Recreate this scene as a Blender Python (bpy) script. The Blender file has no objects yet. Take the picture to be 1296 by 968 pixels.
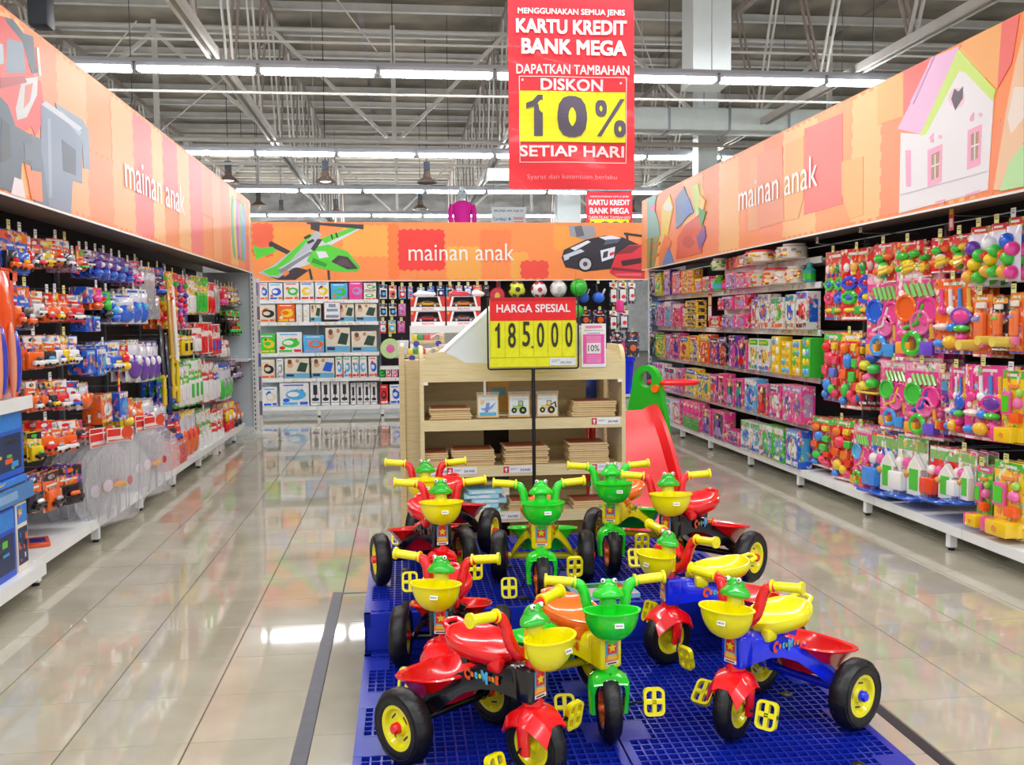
import bpy, bmesh, math, random
from mathutils import Vector, Matrix, Euler
PI=math.pi
SC=bpy.context.scene; COL=SC.collection
# ------------------------------------------------ camera
cam_d=bpy.data.cameras.new('camera'); cam=bpy.data.objects.new('camera',cam_d); COL.objects.link(cam)
cam_d.sensor_width=36; cam_d.lens=1194.5/1296*36; cam_d.clip_start=.05; cam_d.clip_end=200
yaw,pitch,roll=.1156,.0665,-.010
Fv=Vector((math.sin(yaw)*math.cos(pitch),math.cos(yaw)*math.cos(pitch),-math.sin(pitch)))
Rv=Vector((math.cos(yaw),-math.sin(yaw),0)); Uv=Rv.cross(Fv)
R2=Rv*math.cos(roll)+Uv*math.sin(roll); U2=Uv*math.cos(roll)-Rv*math.sin(roll)
cam.matrix_world=Matrix(((R2.x,U2.x,-Fv.x,0),(R2.y,U2.y,-Fv.y,0),(R2.z,U2.z,-Fv.z,1.3857),(0,0,0,1)))
SC.camera=cam
# ------------------------------------------------ view and world
SC.view_settings.view_transform='Standard'; SC.view_settings.look='None'
SC.view_settings.gamma=1; SC.view_settings.exposure=0.45; SC.view_settings.use_curve_mapping=False
TUBE_E=26.0; STRIP_W=280.0
w=bpy.data.worlds.new('world'); SC.world=w; w.use_nodes=True
w.node_tree.nodes['Background'].inputs[0].default_value=(.93,.96,1,1)
w.node_tree.nodes['Background'].inputs[1].default_value=.55
# hall lamp rows above and behind the camera; last two added unseen for the dark far end (same spacing as the rows in view)
for yy in (6.4,1.0,-4.4,32.0,36.5):
    ld=bpy.data.lights.new('tube_row','AREA'); ld.shape='RECTANGLE'; ld.size=17; ld.size_y=.12; ld.energy=STRIP_W; ld.color=(.97,.99,1)
    lo=bpy.data.objects.new('tube_row_light',ld); COL.objects.link(lo); lo.location=(.7,yy,4.4)
    lu=ld.copy(); lu.energy=STRIP_W*1.1; l2=bpy.data.objects.new('tube_row_uplight',lu); COL.objects.link(l2); l2.location=(.7,yy,4.5); l2.rotation_euler=(PI,0,0)
# ------------------------------------------------ colours, materials
def lin(h):
    if isinstance(h,str):
        h=h.lstrip('#'); c=[int(h[i:i+2],16)/255 for i in (0,2,4)]
    else: c=h
    return tuple(x/12.92 if x<=.04045 else ((x+.055)/1.055)**2.4 for x in c)+(1,)
CC=dict(r='e81c22',o='f5691e',y='f7d322',g='3cc93a',b='1f63dc',p='6a3aa8',k='1c1a20',w='eeeeee',m='f0459c',c='4fb4ea',n='1c2450',s='a9a9b0',l='b79ad6',e='e6dcc6',t='2aa59a',d='2c4a3a',a='8a5a3a')
def cc(ch): return CC[ch] if ch in CC else ch
MATS={}
def mat(name,col=None,rough=.4,metal=0,coat=0,attr=False,bump=0,bscale=60,mottle=0,alpha=1,emit=0,spec=.5,mscale=6,trans=0):
    if name in MATS: return MATS[name]
    m=bpy.data.materials.new(name); m.use_nodes=True; nt=m.node_tree; b=nt.nodes['Principled BSDF']; L=nt.links.new
    b.inputs['Roughness'].default_value=rough; b.inputs['Metallic'].default_value=metal
    b.inputs['Coat Weight'].default_value=coat; b.inputs['Coat Roughness'].default_value=.06
    b.inputs['Specular IOR Level'].default_value=spec; b.inputs['Alpha'].default_value=alpha
    if trans: b.inputs['Transmission Weight'].default_value=trans
    if attr:
        a=nt.nodes.new('ShaderNodeAttribute'); a.attribute_name='Col'; src=a.outputs['Color']
    else:
        a=nt.nodes.new('ShaderNodeRGB'); a.outputs[0].default_value=lin(col); src=a.outputs[0]
    if mottle:
        tc=nt.nodes.new('ShaderNodeTexCoord'); nz=nt.nodes.new('ShaderNodeTexNoise'); nz.inputs['Scale'].default_value=mscale; nz.inputs['Detail'].default_value=5
        L(tc.outputs['Object'],nz.inputs['Vector'])
        mp=nt.nodes.new('ShaderNodeMapRange'); mp.inputs['From Min'].default_value=.3; mp.inputs['From Max'].default_value=.7; mp.inputs['To Min'].default_value=1-mottle; mp.inputs['To Max'].default_value=1+mottle*.4
        L(nz.outputs['Fac'],mp.inputs['Value'])
        mx=nt.nodes.new('ShaderNodeVectorMath'); mx.operation='SCALE'; L(src,mx.inputs[0]); L(mp.outputs[0],mx.inputs['Scale']); src=mx.outputs[0]
    L(src,b.inputs['Base Color'])
    if bump:
        tc=nt.nodes.new('ShaderNodeTexCoord'); nz=nt.nodes.new('ShaderNodeTexNoise'); nz.inputs['Scale'].default_value=bscale; nz.inputs['Detail'].default_value=3
        L(tc.outputs['Object'],nz.inputs['Vector']); bp=nt.nodes.new('ShaderNodeBump'); bp.inputs['Strength'].default_value=bump; bp.inputs['Distance'].default_value=.01
        L(nz.outputs['Fac'],bp.inputs['Height']); L(bp.outputs[0],b.inputs['Normal'])
    if emit:
        b.inputs['Emission Color'].default_value=lin(col); b.inputs['Emission Strength'].default_value=emit
    MATS[name]=m; return m
def wood_mat(name,c1,c2,rough=.45,axis=(1,1,14)):
    m=bpy.data.materials.new(name); m.use_nodes=True; nt=m.node_tree; b=nt.nodes['Principled BSDF']; L=nt.links.new
    tc=nt.nodes.new('ShaderNodeTexCoord'); mp=nt.nodes.new('ShaderNodeMapping'); mp.inputs['Scale'].default_value=axis
    nz=nt.nodes.new('ShaderNodeTexNoise'); nz.inputs['Scale'].default_value=9; nz.inputs['Detail'].default_value=6
    cr=nt.nodes.new('ShaderNodeValToRGB'); cr.color_ramp.elements[0].position=.3; cr.color_ramp.elements[1].position=.7
    cr.color_ramp.elements[0].color=lin(c1); cr.color_ramp.elements[1].color=lin(c2)
    L(tc.outputs['Object'],mp.inputs[0]); L(mp.outputs[0],nz.inputs['Vector']); L(nz.outputs['Fac'],cr.inputs[0]); L(cr.outputs[0],b.inputs['Base Color'])
    b.inputs['Roughness'].default_value=rough; MATS[name]=m; return m
PRINT=mat('printed_card',attr=True,rough=.38,mottle=.10,mscale=30)
def busy_mat(name,pal):
    # printed packaging: flat colour broken by small random patches of ink
    m=bpy.data.materials.new(name); m.use_nodes=True; nt=m.node_tree; L=nt.links.new; b=nt.nodes['Principled BSDF']
    b.inputs['Roughness'].default_value=.3; b.inputs['Coat Weight'].default_value=.4; b.inputs['Coat Roughness'].default_value=.15
    a=nt.nodes.new('ShaderNodeAttribute'); a.attribute_name='Col'; tc=nt.nodes.new('ShaderNodeTexCoord'); oi=nt.nodes.new('ShaderNodeObjectInfo')
    ad=nt.nodes.new('ShaderNodeVectorMath'); ad.operation='ADD'; L(tc.outputs['Object'],ad.inputs[0]); L(oi.outputs['Random'],ad.inputs[1])
    mp=nt.nodes.new('ShaderNodeMapping'); mp.inputs['Scale'].default_value=(1,1,.75); L(ad.outputs[0],mp.inputs[0])
    v=nt.nodes.new('ShaderNodeTexVoronoi'); v.inputs['Scale'].default_value=52; L(mp.outputs[0],v.inputs['Vector'])
    hs=nt.nodes.new('ShaderNodeValToRGB'); hs.color_ramp.interpolation='CONSTANT'
    while len(hs.color_ramp.elements)<len(pal): hs.color_ramp.elements.new(.5)
    for k,c in enumerate(pal): hs.color_ramp.elements[k].position=k/len(pal); hs.color_ramp.elements[k].color=lin(c)
    L(v.outputs['Color'],hs.inputs['Fac'])
    n=nt.nodes.new('ShaderNodeTexNoise'); n.inputs['Scale'].default_value=24; n.inputs['Detail'].default_value=2; L(mp.outputs[0],n.inputs['Vector'])
    r=nt.nodes.new('ShaderNodeMapRange'); r.inputs['From Min'].default_value=.50; r.inputs['From Max'].default_value=.58; r.inputs['To Max'].default_value=.75; L(n.outputs['Fac'],r.inputs['Value'])
    mx=nt.nodes.new('ShaderNodeMix'); mx.data_type='RGBA'; L(r.outputs[0],mx.inputs[0]); L(a.outputs['Color'],mx.inputs[6]); L(hs.outputs[0],mx.inputs[7]); L(mx.outputs[2],b.inputs['Base Color'])
    return m
BUSY=busy_mat('busy_print_bright',['f0409c','f8d8e4','f2d040','c82048','ffffff','50c060','f07a2c','4c9cf0'])
BUSYL=busy_mat('busy_print_orange',['f5601c','1c1c28','e8e8e8','f2b030','2450c0','3c2824','f5601c','8c8c98'])
SHINE=mat('shiny_plastic',attr=True,rough=.16,coat=.6)
WRAP=mat('crinkled_wrap',attr=True,rough=.18,coat=.9,bump=.35,bscale=28)
def film_mat():
    m=bpy.data.materials.new('clear_film'); m.use_nodes=True; nt=m.node_tree; L=nt.links.new
    b=nt.nodes['Principled BSDF']; b.inputs['Base Color'].default_value=lin('f4f4f8'); b.inputs['Roughness'].default_value=.12
    b.inputs['Alpha'].default_value=.20
    tc=nt.nodes.new('ShaderNodeTexCoord'); nz=nt.nodes.new('ShaderNodeTexNoise'); nz.inputs['Scale'].default_value=22; nz.inputs['Distortion'].default_value=1.5
    bp=nt.nodes.new('ShaderNodeBump'); bp.inputs['Strength'].default_value=.6; bp.inputs['Distance'].default_value=.01
    L(tc.outputs['Object'],nz.inputs['Vector']); L(nz.outputs['Fac'],bp.inputs['Height']); L(bp.outputs[0],b.inputs['Normal']); MATS['film']=m; return m
FILM=film_mat()
# ------------------------------------------------ mesh builder
class MB:
    def __init__(s): s.v=[];s.f=[];s.c=[];s.m=[];s.sm=[];s.M=Matrix();s.col='ffffff';s.mi=0
    def _c(s,c): return lin(cc(c if c is not None else s.col))
    def add(s,vs,fs,col=None,smooth=False,M=None):
        o=len(s.v); T=s.M@M if M is not None else s.M; flip=T.to_3x3().determinant()<0
        s.v+=[tuple(T@Vector(p)) for p in vs]; k=s._c(col)
        for f in fs:
            f=[i+o for i in f]
            s.f.append(f[::-1] if flip else f); s.c.append(k); s.m.append(s.mi); s.sm.append(smooth)
    def box(s,c,d,col=None,rot=None,M=None):
        x,y,z=d[0]/2,d[1]/2,d[2]/2
        vs=[(a*x,b*y,e*z) for e in (-1,1) for a,b in ((-1,-1),(1,-1),(1,1),(-1,1))]
        T=Matrix.Translation(c)
        if rot: T=T@Euler(rot).to_matrix().to_4x4()
        if M is not None: T=M@T
        s.add(vs,[(3,2,1,0),(4,5,6,7),(0,1,5,4),(1,2,6,5),(2,3,7,6),(3,0,4,7)],col,False,T)
    def b2(s,a,b,col=None): s.box([(a[i]+b[i])/2 for i in range(3)],[abs(b[i]-a[i]) for i in range(3)],col)
    def rbox(s,c,d,r=.005,seg=2,col=None,rot=None):
        bm=bmesh.new(); bmesh.ops.create_cube(bm,size=1)
        for v in bm.verts: v.co=Vector((v.co.x*d[0],v.co.y*d[1],v.co.z*d[2]))
        bmesh.ops.bevel(bm,geom=bm.edges[:],offset=min(r,min(d)*.49),segments=seg,profile=.5,affect='EDGES')
        bm.verts.index_update(); T=Matrix.Translation(c)
        if rot: T=T@Euler(rot).to_matrix().to_4x4()
        s.add([v.co[:] for v in bm.verts],[[v.index for v in f.verts] for f in bm.faces],col,True,T); bm.free()
    def bar(s,p,q,w,h=None,col=None):
        p,q=Vector(p),Vector(q); d=q-p; h=h or w
        R=d.to_track_quat('X','Z').to_matrix().to_4x4()
        s.box((0,0,0),(d.length,w,h),col,M=Matrix.Translation((p+q)/2)@R)
    def tube(s,pts,r,n=8,col=None,caps=True,smooth=True):
        pts=[Vector(p) for p in pts]; rs=r if isinstance(r,(list,tuple)) else [r]*len(pts); vs=[];fs=[]
        up=None
        for i,p in enumerate(pts):
            t=(pts[min(i+1,len(pts)-1)]-pts[max(i-1,0)]).normalized()
            if up is None: up=t.orthogonal().normalized()
            up=(up-t*up.dot(t)).normalized(); sd=t.cross(up)
            for k in range(n):
                a=2*PI*k/n; vs.append(tuple(p+(up*math.cos(a)+sd*math.sin(a))*rs[i]))
        for i in range(len(pts)-1):
            for k in range(n):
                a,b=i*n+k,i*n+(k+1)%n; fs.append((a,b,b+n,a+n))
        if caps: fs.append(tuple(range(n))[::-1]); fs.append(tuple(range((len(pts)-1)*n,len(pts)*n)))
        s.add(vs,fs,col,smooth)
    def lathe(s,prof,n=20,col=None,M=None,mod=None,caps=True):   # profile (r,z) about local z
        vs=[];fs=[]
        for i,(r,z) in enumerate(prof):
            for k in range(n):
                rr=r*(mod(i,k) if mod else 1); a=2*PI*k/n; vs.append((rr*math.cos(a),rr*math.sin(a),z))
        for i in range(len(prof)-1):
            for k in range(n):
                a,b=i*n+k,i*n+(k+1)%n; fs.append((a,b,b+n,a+n))
        if caps:
            if prof[0][0]>1e-6: fs.append(tuple(range(n))[::-1])
            if prof[-1][0]>1e-6: fs.append(tuple(range((len(prof)-1)*n,len(prof)*n)))
        s.add(vs,fs,col,True,M)
    def ell(s,c,r,n=12,m=8,col=None,M=None,half=False):
        vs=[];fs=[]; m0=m//2 if half else 0
        for i in range(m0,m+1):
            a=-PI/2+PI*i/m
            for k in range(n):
                b=2*PI*k/n; vs.append((c[0]+r[0]*math.cos(a)*math.cos(b),c[1]+r[1]*math.cos(a)*math.sin(b),c[2]+r[2]*math.sin(a)))
        for i in range(m-m0):
            for k in range(n):
                a,b=i*n+k,i*n+(k+1)%n; fs.append((a,b,b+n,a+n))
        s.add(vs,fs,col,True,M)
    def prism(s,pts,y0,y1,col=None,M=None):          # outline in x,z ; thickness along y
        n=len(pts); A=sum(pts[i][0]*pts[(i+1)%n][1]-pts[(i+1)%n][0]*pts[i][1] for i in range(n))
        if A<0: pts=pts[::-1]
        if y0>y1: y0,y1=y1,y0
        vs=[(p[0],y0,p[1]) for p in pts]+[(p[0],y1,p[1]) for p in pts]
        fs=[tuple(range(n)),tuple(range(n,2*n))[::-1]]+[((i+1)%n,i,i+n,(i+1)%n+n) for i in range(n)]
        s.add(vs,fs,col,False,M)
    def grid(s,rows,col=None,smooth=True,close=False,M=None):
        n=len(rows[0]); vs=[p for r in rows for p in r]; fs=[]
        for i in range(len(rows)-1):
            for k in range(n if close else n-1):
                a,b=i*n+k,i*n+(k+1)%n; fs.append((a,b,b+n,a+n))
        s.add(vs,fs,col,smooth,M)
    def mesh(s,name,mats,angle=38):
        me=bpy.data.meshes.new(name); me.from_pydata(s.v,[],s.f)
        for m in (mats if isinstance(mats,(list,tuple)) else [mats]): me.materials.append(m)
        me.polygons.foreach_set('material_index',s.m); me.polygons.foreach_set('use_smooth',s.sm)
        at=me.color_attributes.new('Col','FLOAT_COLOR','CORNER'); buf=[]
        for f,c in zip(s.f,s.c): buf+=list(c)*len(f)
        at.data.foreach_set('color',buf); me.update()
        if any(s.sm): me.set_sharp_from_angle(angle=math.radians(angle))
        return me
def link(name,me,parent=None,loc=(0,0,0),rot=(0,0,0)):
    o=bpy.data.objects.new(name,me); COL.objects.link(o); o.location=loc; o.rotation_euler=rot; o.parent=parent; return o
def obj(name,mb,mats,parent=None,loc=(0,0,0),rot=(0,0,0)): return link(name,mb.mesh(name,mats),parent,loc,rot)
def tag(o,label=None,cat=None,group=None,kind=None):
    if label: o['label']=label
    if cat: o['category']=cat
    if group: o['group']=group
    if kind: o['kind']=kind
    return o
def thing(name,label,cat,loc=(0,0,0),rz=0,group=None,kind=None):
    o=bpy.data.objects.new(name,None); COL.objects.link(o); o.empty_display_size=.05; o.location=loc; o.rotation_euler=(0,0,rz)
    return tag(o,label,cat,group,kind)
def dup(o,parent=None,loc=None):
    c=o.copy(); COL.objects.link(c); c.parent=parent
    if loc is not None: c.location=loc
    for ch in KIDS.get(o.name,[]): pass
    for ch in list(o.children): dup(ch,c)
    return c
KIDS={}
_txt={}
def text_geo(t,size=1.0,bold=0.0,align='CENTER',spacing=1.0):
    key=(t,bold,align,spacing)
    if key not in _txt:
        cu=bpy.data.curves.new('t','FONT'); cu.body=t; cu.size=1; cu.align_x=align; cu.offset=bold; cu.space_character=spacing; cu.resolution_u=3
        o=bpy.data.objects.new('t',cu); COL.objects.link(o); bpy.context.view_layer.update()
        me=o.to_mesh(); _txt[key]=([v.co[:] for v in me.vertices],[tuple(p.vertices) for p in me.polygons]); o.to_mesh_clear()
        bpy.data.objects.remove(o); bpy.data.curves.remove(cu)
    return _txt[key]
ONE=[(.0,.0),(.19,.0),(.19,1.0),(.08,1.0),(-.03,.86),(-.17,.80),(-.17,.66),(.0,.72)]
def put_text(mb,t,x,z,w,h,y,col,bold=0,align='C',spacing=1.0,fit=True):
    """lettering facing -y, fitted in a w x h box centred at x,z; weight comes from small shifted passes"""
    vs,fs=text_geo(t,1,0,'CENTER',spacing)
    if t=='1': vs=[(a,b,0) for a,b in ONE]; fs=[tuple(range(8))]
    xs=[v[0] for v in vs]; ys=[v[1] for v in vs]; W=max(xs)-min(xs); H=max(ys)-min(ys)
    bs=bold*.7*(h or w*H/W); w_=w-2*bs if w else w; h_=h-2*bs if h else h
    sx=w_/W if w else h_/H; sz=h_/H if h else sx
    cx=(max(xs)+min(xs))/2; cy=(max(ys)+min(ys))/2
    for i,(dx,dz) in enumerate(((0,0),) if bs<1e-5 else ((-bs,-bs),(-bs,bs),(bs,-bs),(bs,bs),(0,0),(bs,0),(-bs,0),(0,bs),(0,-bs))):
        mb.add([((a-cx)*sx+x+dx,y-i*.00003,(b-cy)*sz+z+dz) for a,b,_ in vs],fs,col)
ORD='first second third fourth fifth sixth seventh eighth ninth tenth eleventh twelfth thirteenth fourteenth fifteenth sixteenth seventeenth eighteenth nineteenth twentieth twenty-first twenty-second twenty-third twenty-fourth twenty-fifth twenty-sixth twenty-seventh twenty-eighth twenty-ninth thirtieth thirty-first thirty-second thirty-third thirty-fourth thirty-fifth thirty-sixth thirty-seventh thirty-eighth thirty-ninth fortieth'.split()
CN=dict(r='red',o='orange',y='yellow',g='green',b='blue',p='purple',k='black',w='white',m='pink',c='light-blue',n='navy',s='silver',l='lilac',e='beige',t='teal',d='dark-green',a='brown')
WHITE_MET=mat('white_powder_coat','eef1f1',.4,mottle=.04); GREY_MET=mat('grey_steel','8f9298',.35,metal=.7); DARK=mat('dark_board','2a2428',.7)
BLACKP=mat('black_plastic','141318',.35,mottle=.1,mscale=40); PANEL=mat('pale_panel','c4d2da',.5,mottle=.04)
WOOD=wood_mat('birch_ply','d8c490','e6d6a8'); WOODB=wood_mat('birch_back','c2ab78','d2bd8a'); EDGE=mat('ply_edge','c9a878',.5,mottle=.12,mscale=60)
LEFT=[
 ('the top row',[(5.125,0.118,1.647,0.226,'card','bor'),(5.265,0.145,1.645,0.229,'card','boy'),(5.377,0.076,1.685,0.179,'card','rws'),(5.481,0.113,1.69,0.165,'card','orw'),(5.615,0.131,1.706,0.151,'card','oyw'),(5.781,0.126,1.725,0.156,'card','owr'),(5.935,0.133,1.715,0.17,'card','ows'),(6.057,0.097,1.698,0.111,'card','lws'),(6.188,0.131,1.714,0.133,'card','ogr'),(6.323,0.106,1.736,0.121,'card','lwk'),(6.499,0.161,1.684,0.176,'bub','bpw'),(6.672,0.153,1.691,0.17,'bub','bpw'),(6.845,0.161,1.688,0.164,'bub','bpw'),(7.028,0.171,1.685,0.169,'bub','bpc'),(7.23,0.201,1.682,0.151,'bub','bpw'),(7.425,0.149,1.666,0.19,'card','smw'),(7.709,0.413,1.442,0.383,'foil','sw'),(8.076,0.202,1.599,0.247,'card','nbr'),(8.331,0.243,1.338,0.489,'shapes','oygr'),(8.594,0.23,1.336,0.491,'shapes','oryg'),(8.907,0.34,1.333,0.488,'shapes','prmg'),(9.252,0.401,1.464,0.329,'gun','yw'),(9.713,0.443,1.483,0.361,'gun','yg'),(10.171,0.406,1.47,0.337,'gun','wr'),(10.57,0.308,1.49,0.308,'foil','sm'),(10.94,0.424,1.581,0.195,'bub','mrw'),(11.408,0.411,1.589,0.222,'card','kyw'),(11.886,0.447,1.577,0.212,'card','wso'),]),
 ('the second row',[(5.163,0.1,1.364,0.228,'card','bor'),(5.296,0.127,1.355,0.235,'card','bow'),(5.461,0.112,1.422,0.147,'card','ows'),(5.615,0.107,1.396,0.165,'card','orw'),(5.737,0.112,1.396,0.173,'card','oyw'),(5.885,0.105,1.405,0.159,'card','ors'),(6.054,0.181,1.395,0.169,'card','rws'),(6.25,0.134,1.514,0.105,'box','bcb'),(6.488,0.193,1.477,0.145,'bub','omr'),(6.689,0.154,1.405,0.203,'bub','kgb'),(6.862,0.163,1.394,0.165,'bub','bcw'),(7.099,0.272,1.382,0.216,'bag','bws'),(7.45,0.386,1.381,0.263,'bag','bwc'),(7.882,0.433,1.417,0.202,'foil','sm'),]),
 ('the third row',[(6.214,0.133,1.336,0.099,'box','bcb'),(6.365,0.139,1.334,0.102,'box','bcw'),(5.388,0.176,1.14,0.188,'card','owk'),(5.576,0.153,1.139,0.186,'card','owc'),(5.733,0.112,1.141,0.182,'card','owb'),(5.855,0.104,1.144,0.177,'card','oyw'),(5.995,0.123,1.138,0.177,'card','bws'),(6.164,0.174,1.07,0.152,'box','bcb'),(6.367,0.202,1.049,0.178,'box','bwc'),(6.578,0.183,1.058,0.189,'card','wbe'),(6.805,0.232,1.056,0.207,'card','bwy'),(7.063,0.212,1.042,0.192,'bub','yrw'),(7.3,0.227,0.96,0.304,'bag','psw'),(7.709,0.507,0.934,0.309,'bag','ppw'),(9.028,0.383,1.084,0.247,'gun','yk'),(9.481,0.247,1.098,0.245,'gun','rw'),(9.873,0.46,1.07,0.319,'gun','wr'),(10.396,0.511,1.034,0.336,'gun','wrb'),(10.917,0.471,0.997,0.194,'gun','rw'),(11.625,0.748,1.225,0.311,'card','kgr'),]),
 ('the fourth row',[(5.349,0.108,0.912,0.17,'card','owk'),(5.489,0.103,0.907,0.157,'card','oks'),(5.607,0.108,0.905,0.16,'card','oyk'),(5.768,0.165,0.885,0.179,'card','rws'),(5.951,0.149,0.877,0.166,'card','wbr'),(6.168,0.204,0.852,0.167,'bag','oyo'),(6.434,0.255,0.734,0.195,'box','oyw'),(6.824,0.216,0.714,0.197,'box','bwc'),(7.09,0.214,0.64,0.204,'bub','yow'),(7.318,0.208,0.585,0.217,'bub','yor'),(7.612,0.293,0.521,0.281,'bag','psw'),(7.953,0.346,0.492,0.243,'bag','pps'),(8.334,0.299,0.691,0.255,'bub','bgy'),(8.814,0.366,0.621,0.383,'gun','gw'),(9.341,0.549,0.604,0.437,'gun','gwg'),(9.921,0.466,0.569,0.416,'gun','rw'),(10.366,0.34,0.564,0.385,'gun','bw'),(10.883,0.61,0.521,0.387,'bag','gbs'),(11.639,0.752,0.705,0.235,'card','klw'),]),
 ('the fifth row',[(5.357,0.12,0.644,0.162,'card','ykg'),(5.509,0.127,0.666,0.184,'card','orw'),(5.657,0.147,0.636,0.194,'card','ows'),(5.842,0.17,0.629,0.186,'card','owr'),(6.035,0.126,0.67,0.125,'card','ors'),(8.412,0.333,0.355,0.244,'card','rbo'),(9.038,0.579,0.144,0.422,'bag','oyr'),(9.693,0.594,0.019,0.5,'gun','gw'),(10.372,0.597,-0.03,0.485,'gun','rw'),(11.032,0.483,0.147,0.339,'bub','ryw'),(11.565,0.479,0.122,0.299,'bub','kow'),]),
 ('the lowest row',[(5.303,0.193,0.37,0.211,'card','okw'),(5.576,0.214,0.332,0.222,'card','oks'),(5.855,0.237,0.305,0.243,'card','pko'),(8.177,0.289,0.145,0.263,'box','rro'),(8.521,0.343,0.098,0.274,'box','ror'),]),
]
RIGHT=[
 ('the top row',[(6.825,0.314,1.358,0.517,'rings','rmgb'),(6.455,0.377,1.358,0.513,'rings','rmyg'),(6.08,0.294,1.608,0.266,'fruit','rog'),(5.771,0.286,1.616,0.248,'fruit','rgy'),(5.565,0.089,1.627,0.186,'fruit','rgo'),(5.399,0.193,1.643,0.214,'fruit','row'),(5.204,0.18,1.633,0.225,'fruit','ryg'),(5.018,0.161,1.548,0.337,'veg','pgyr'),(4.855,0.138,1.577,0.31,'veg','wgyr'),(4.714,0.118,1.562,0.343,'veg','bmgo'),]),
 ('the second row',[(6.076,0.389,1.063,0.614,'dish','mbwy'),(5.651,0.422,1.092,0.588,'dish','mogy'),(5.258,0.329,1.156,0.448,'pan','omby'),(4.992,0.168,1.147,0.356,'cyl','oyrg'),(4.836,0.117,1.188,0.294,'cyl','kbry'),(4.695,0.111,1.176,0.328,'cyl','oryg'),]),
 ('the third row',[(6.847,0.291,0.739,0.529,'mix','rgoy'),(6.547,0.231,0.707,0.565,'mix','rygo'),(6.373,0.093,0.756,0.484,'mix','kbro'),(6.194,0.219,0.838,0.328,'balls','mygb'),(5.918,0.302,0.618,0.478,'dish','mgyp'),(5.575,0.342,0.608,0.487,'dish','mgbo'),(5.345,0.083,0.665,0.382,'dish','pmrb'),(5.204,0.182,0.673,0.41,'pan','mbyw'),(4.946,0.303,0.678,0.427,'pan','mpby'),(4.701,0.158,0.691,0.399,'kitch','ygmo'),]),
 ('the lowest row',[(7.001,0.347,0.205,0.396,'mix','rgob'),(6.648,0.277,0.165,0.46,'mix','rgoy'),(6.351,0.266,0.147,0.464,'dish','mcyo'),(6.037,0.336,0.181,0.41,'house','bowm'),(5.698,0.302,0.213,0.398,'house','wgwb'),(5.34,0.268,0.26,0.327,'house','rwmb'),(5.106,0.169,0.295,0.305,'house','wmgb'),(4.937,0.13,0.183,0.358,'kitch','gmoy'),(4.723,0.24,0.179,0.413,'kitch','ygmo'),]),
]
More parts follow.
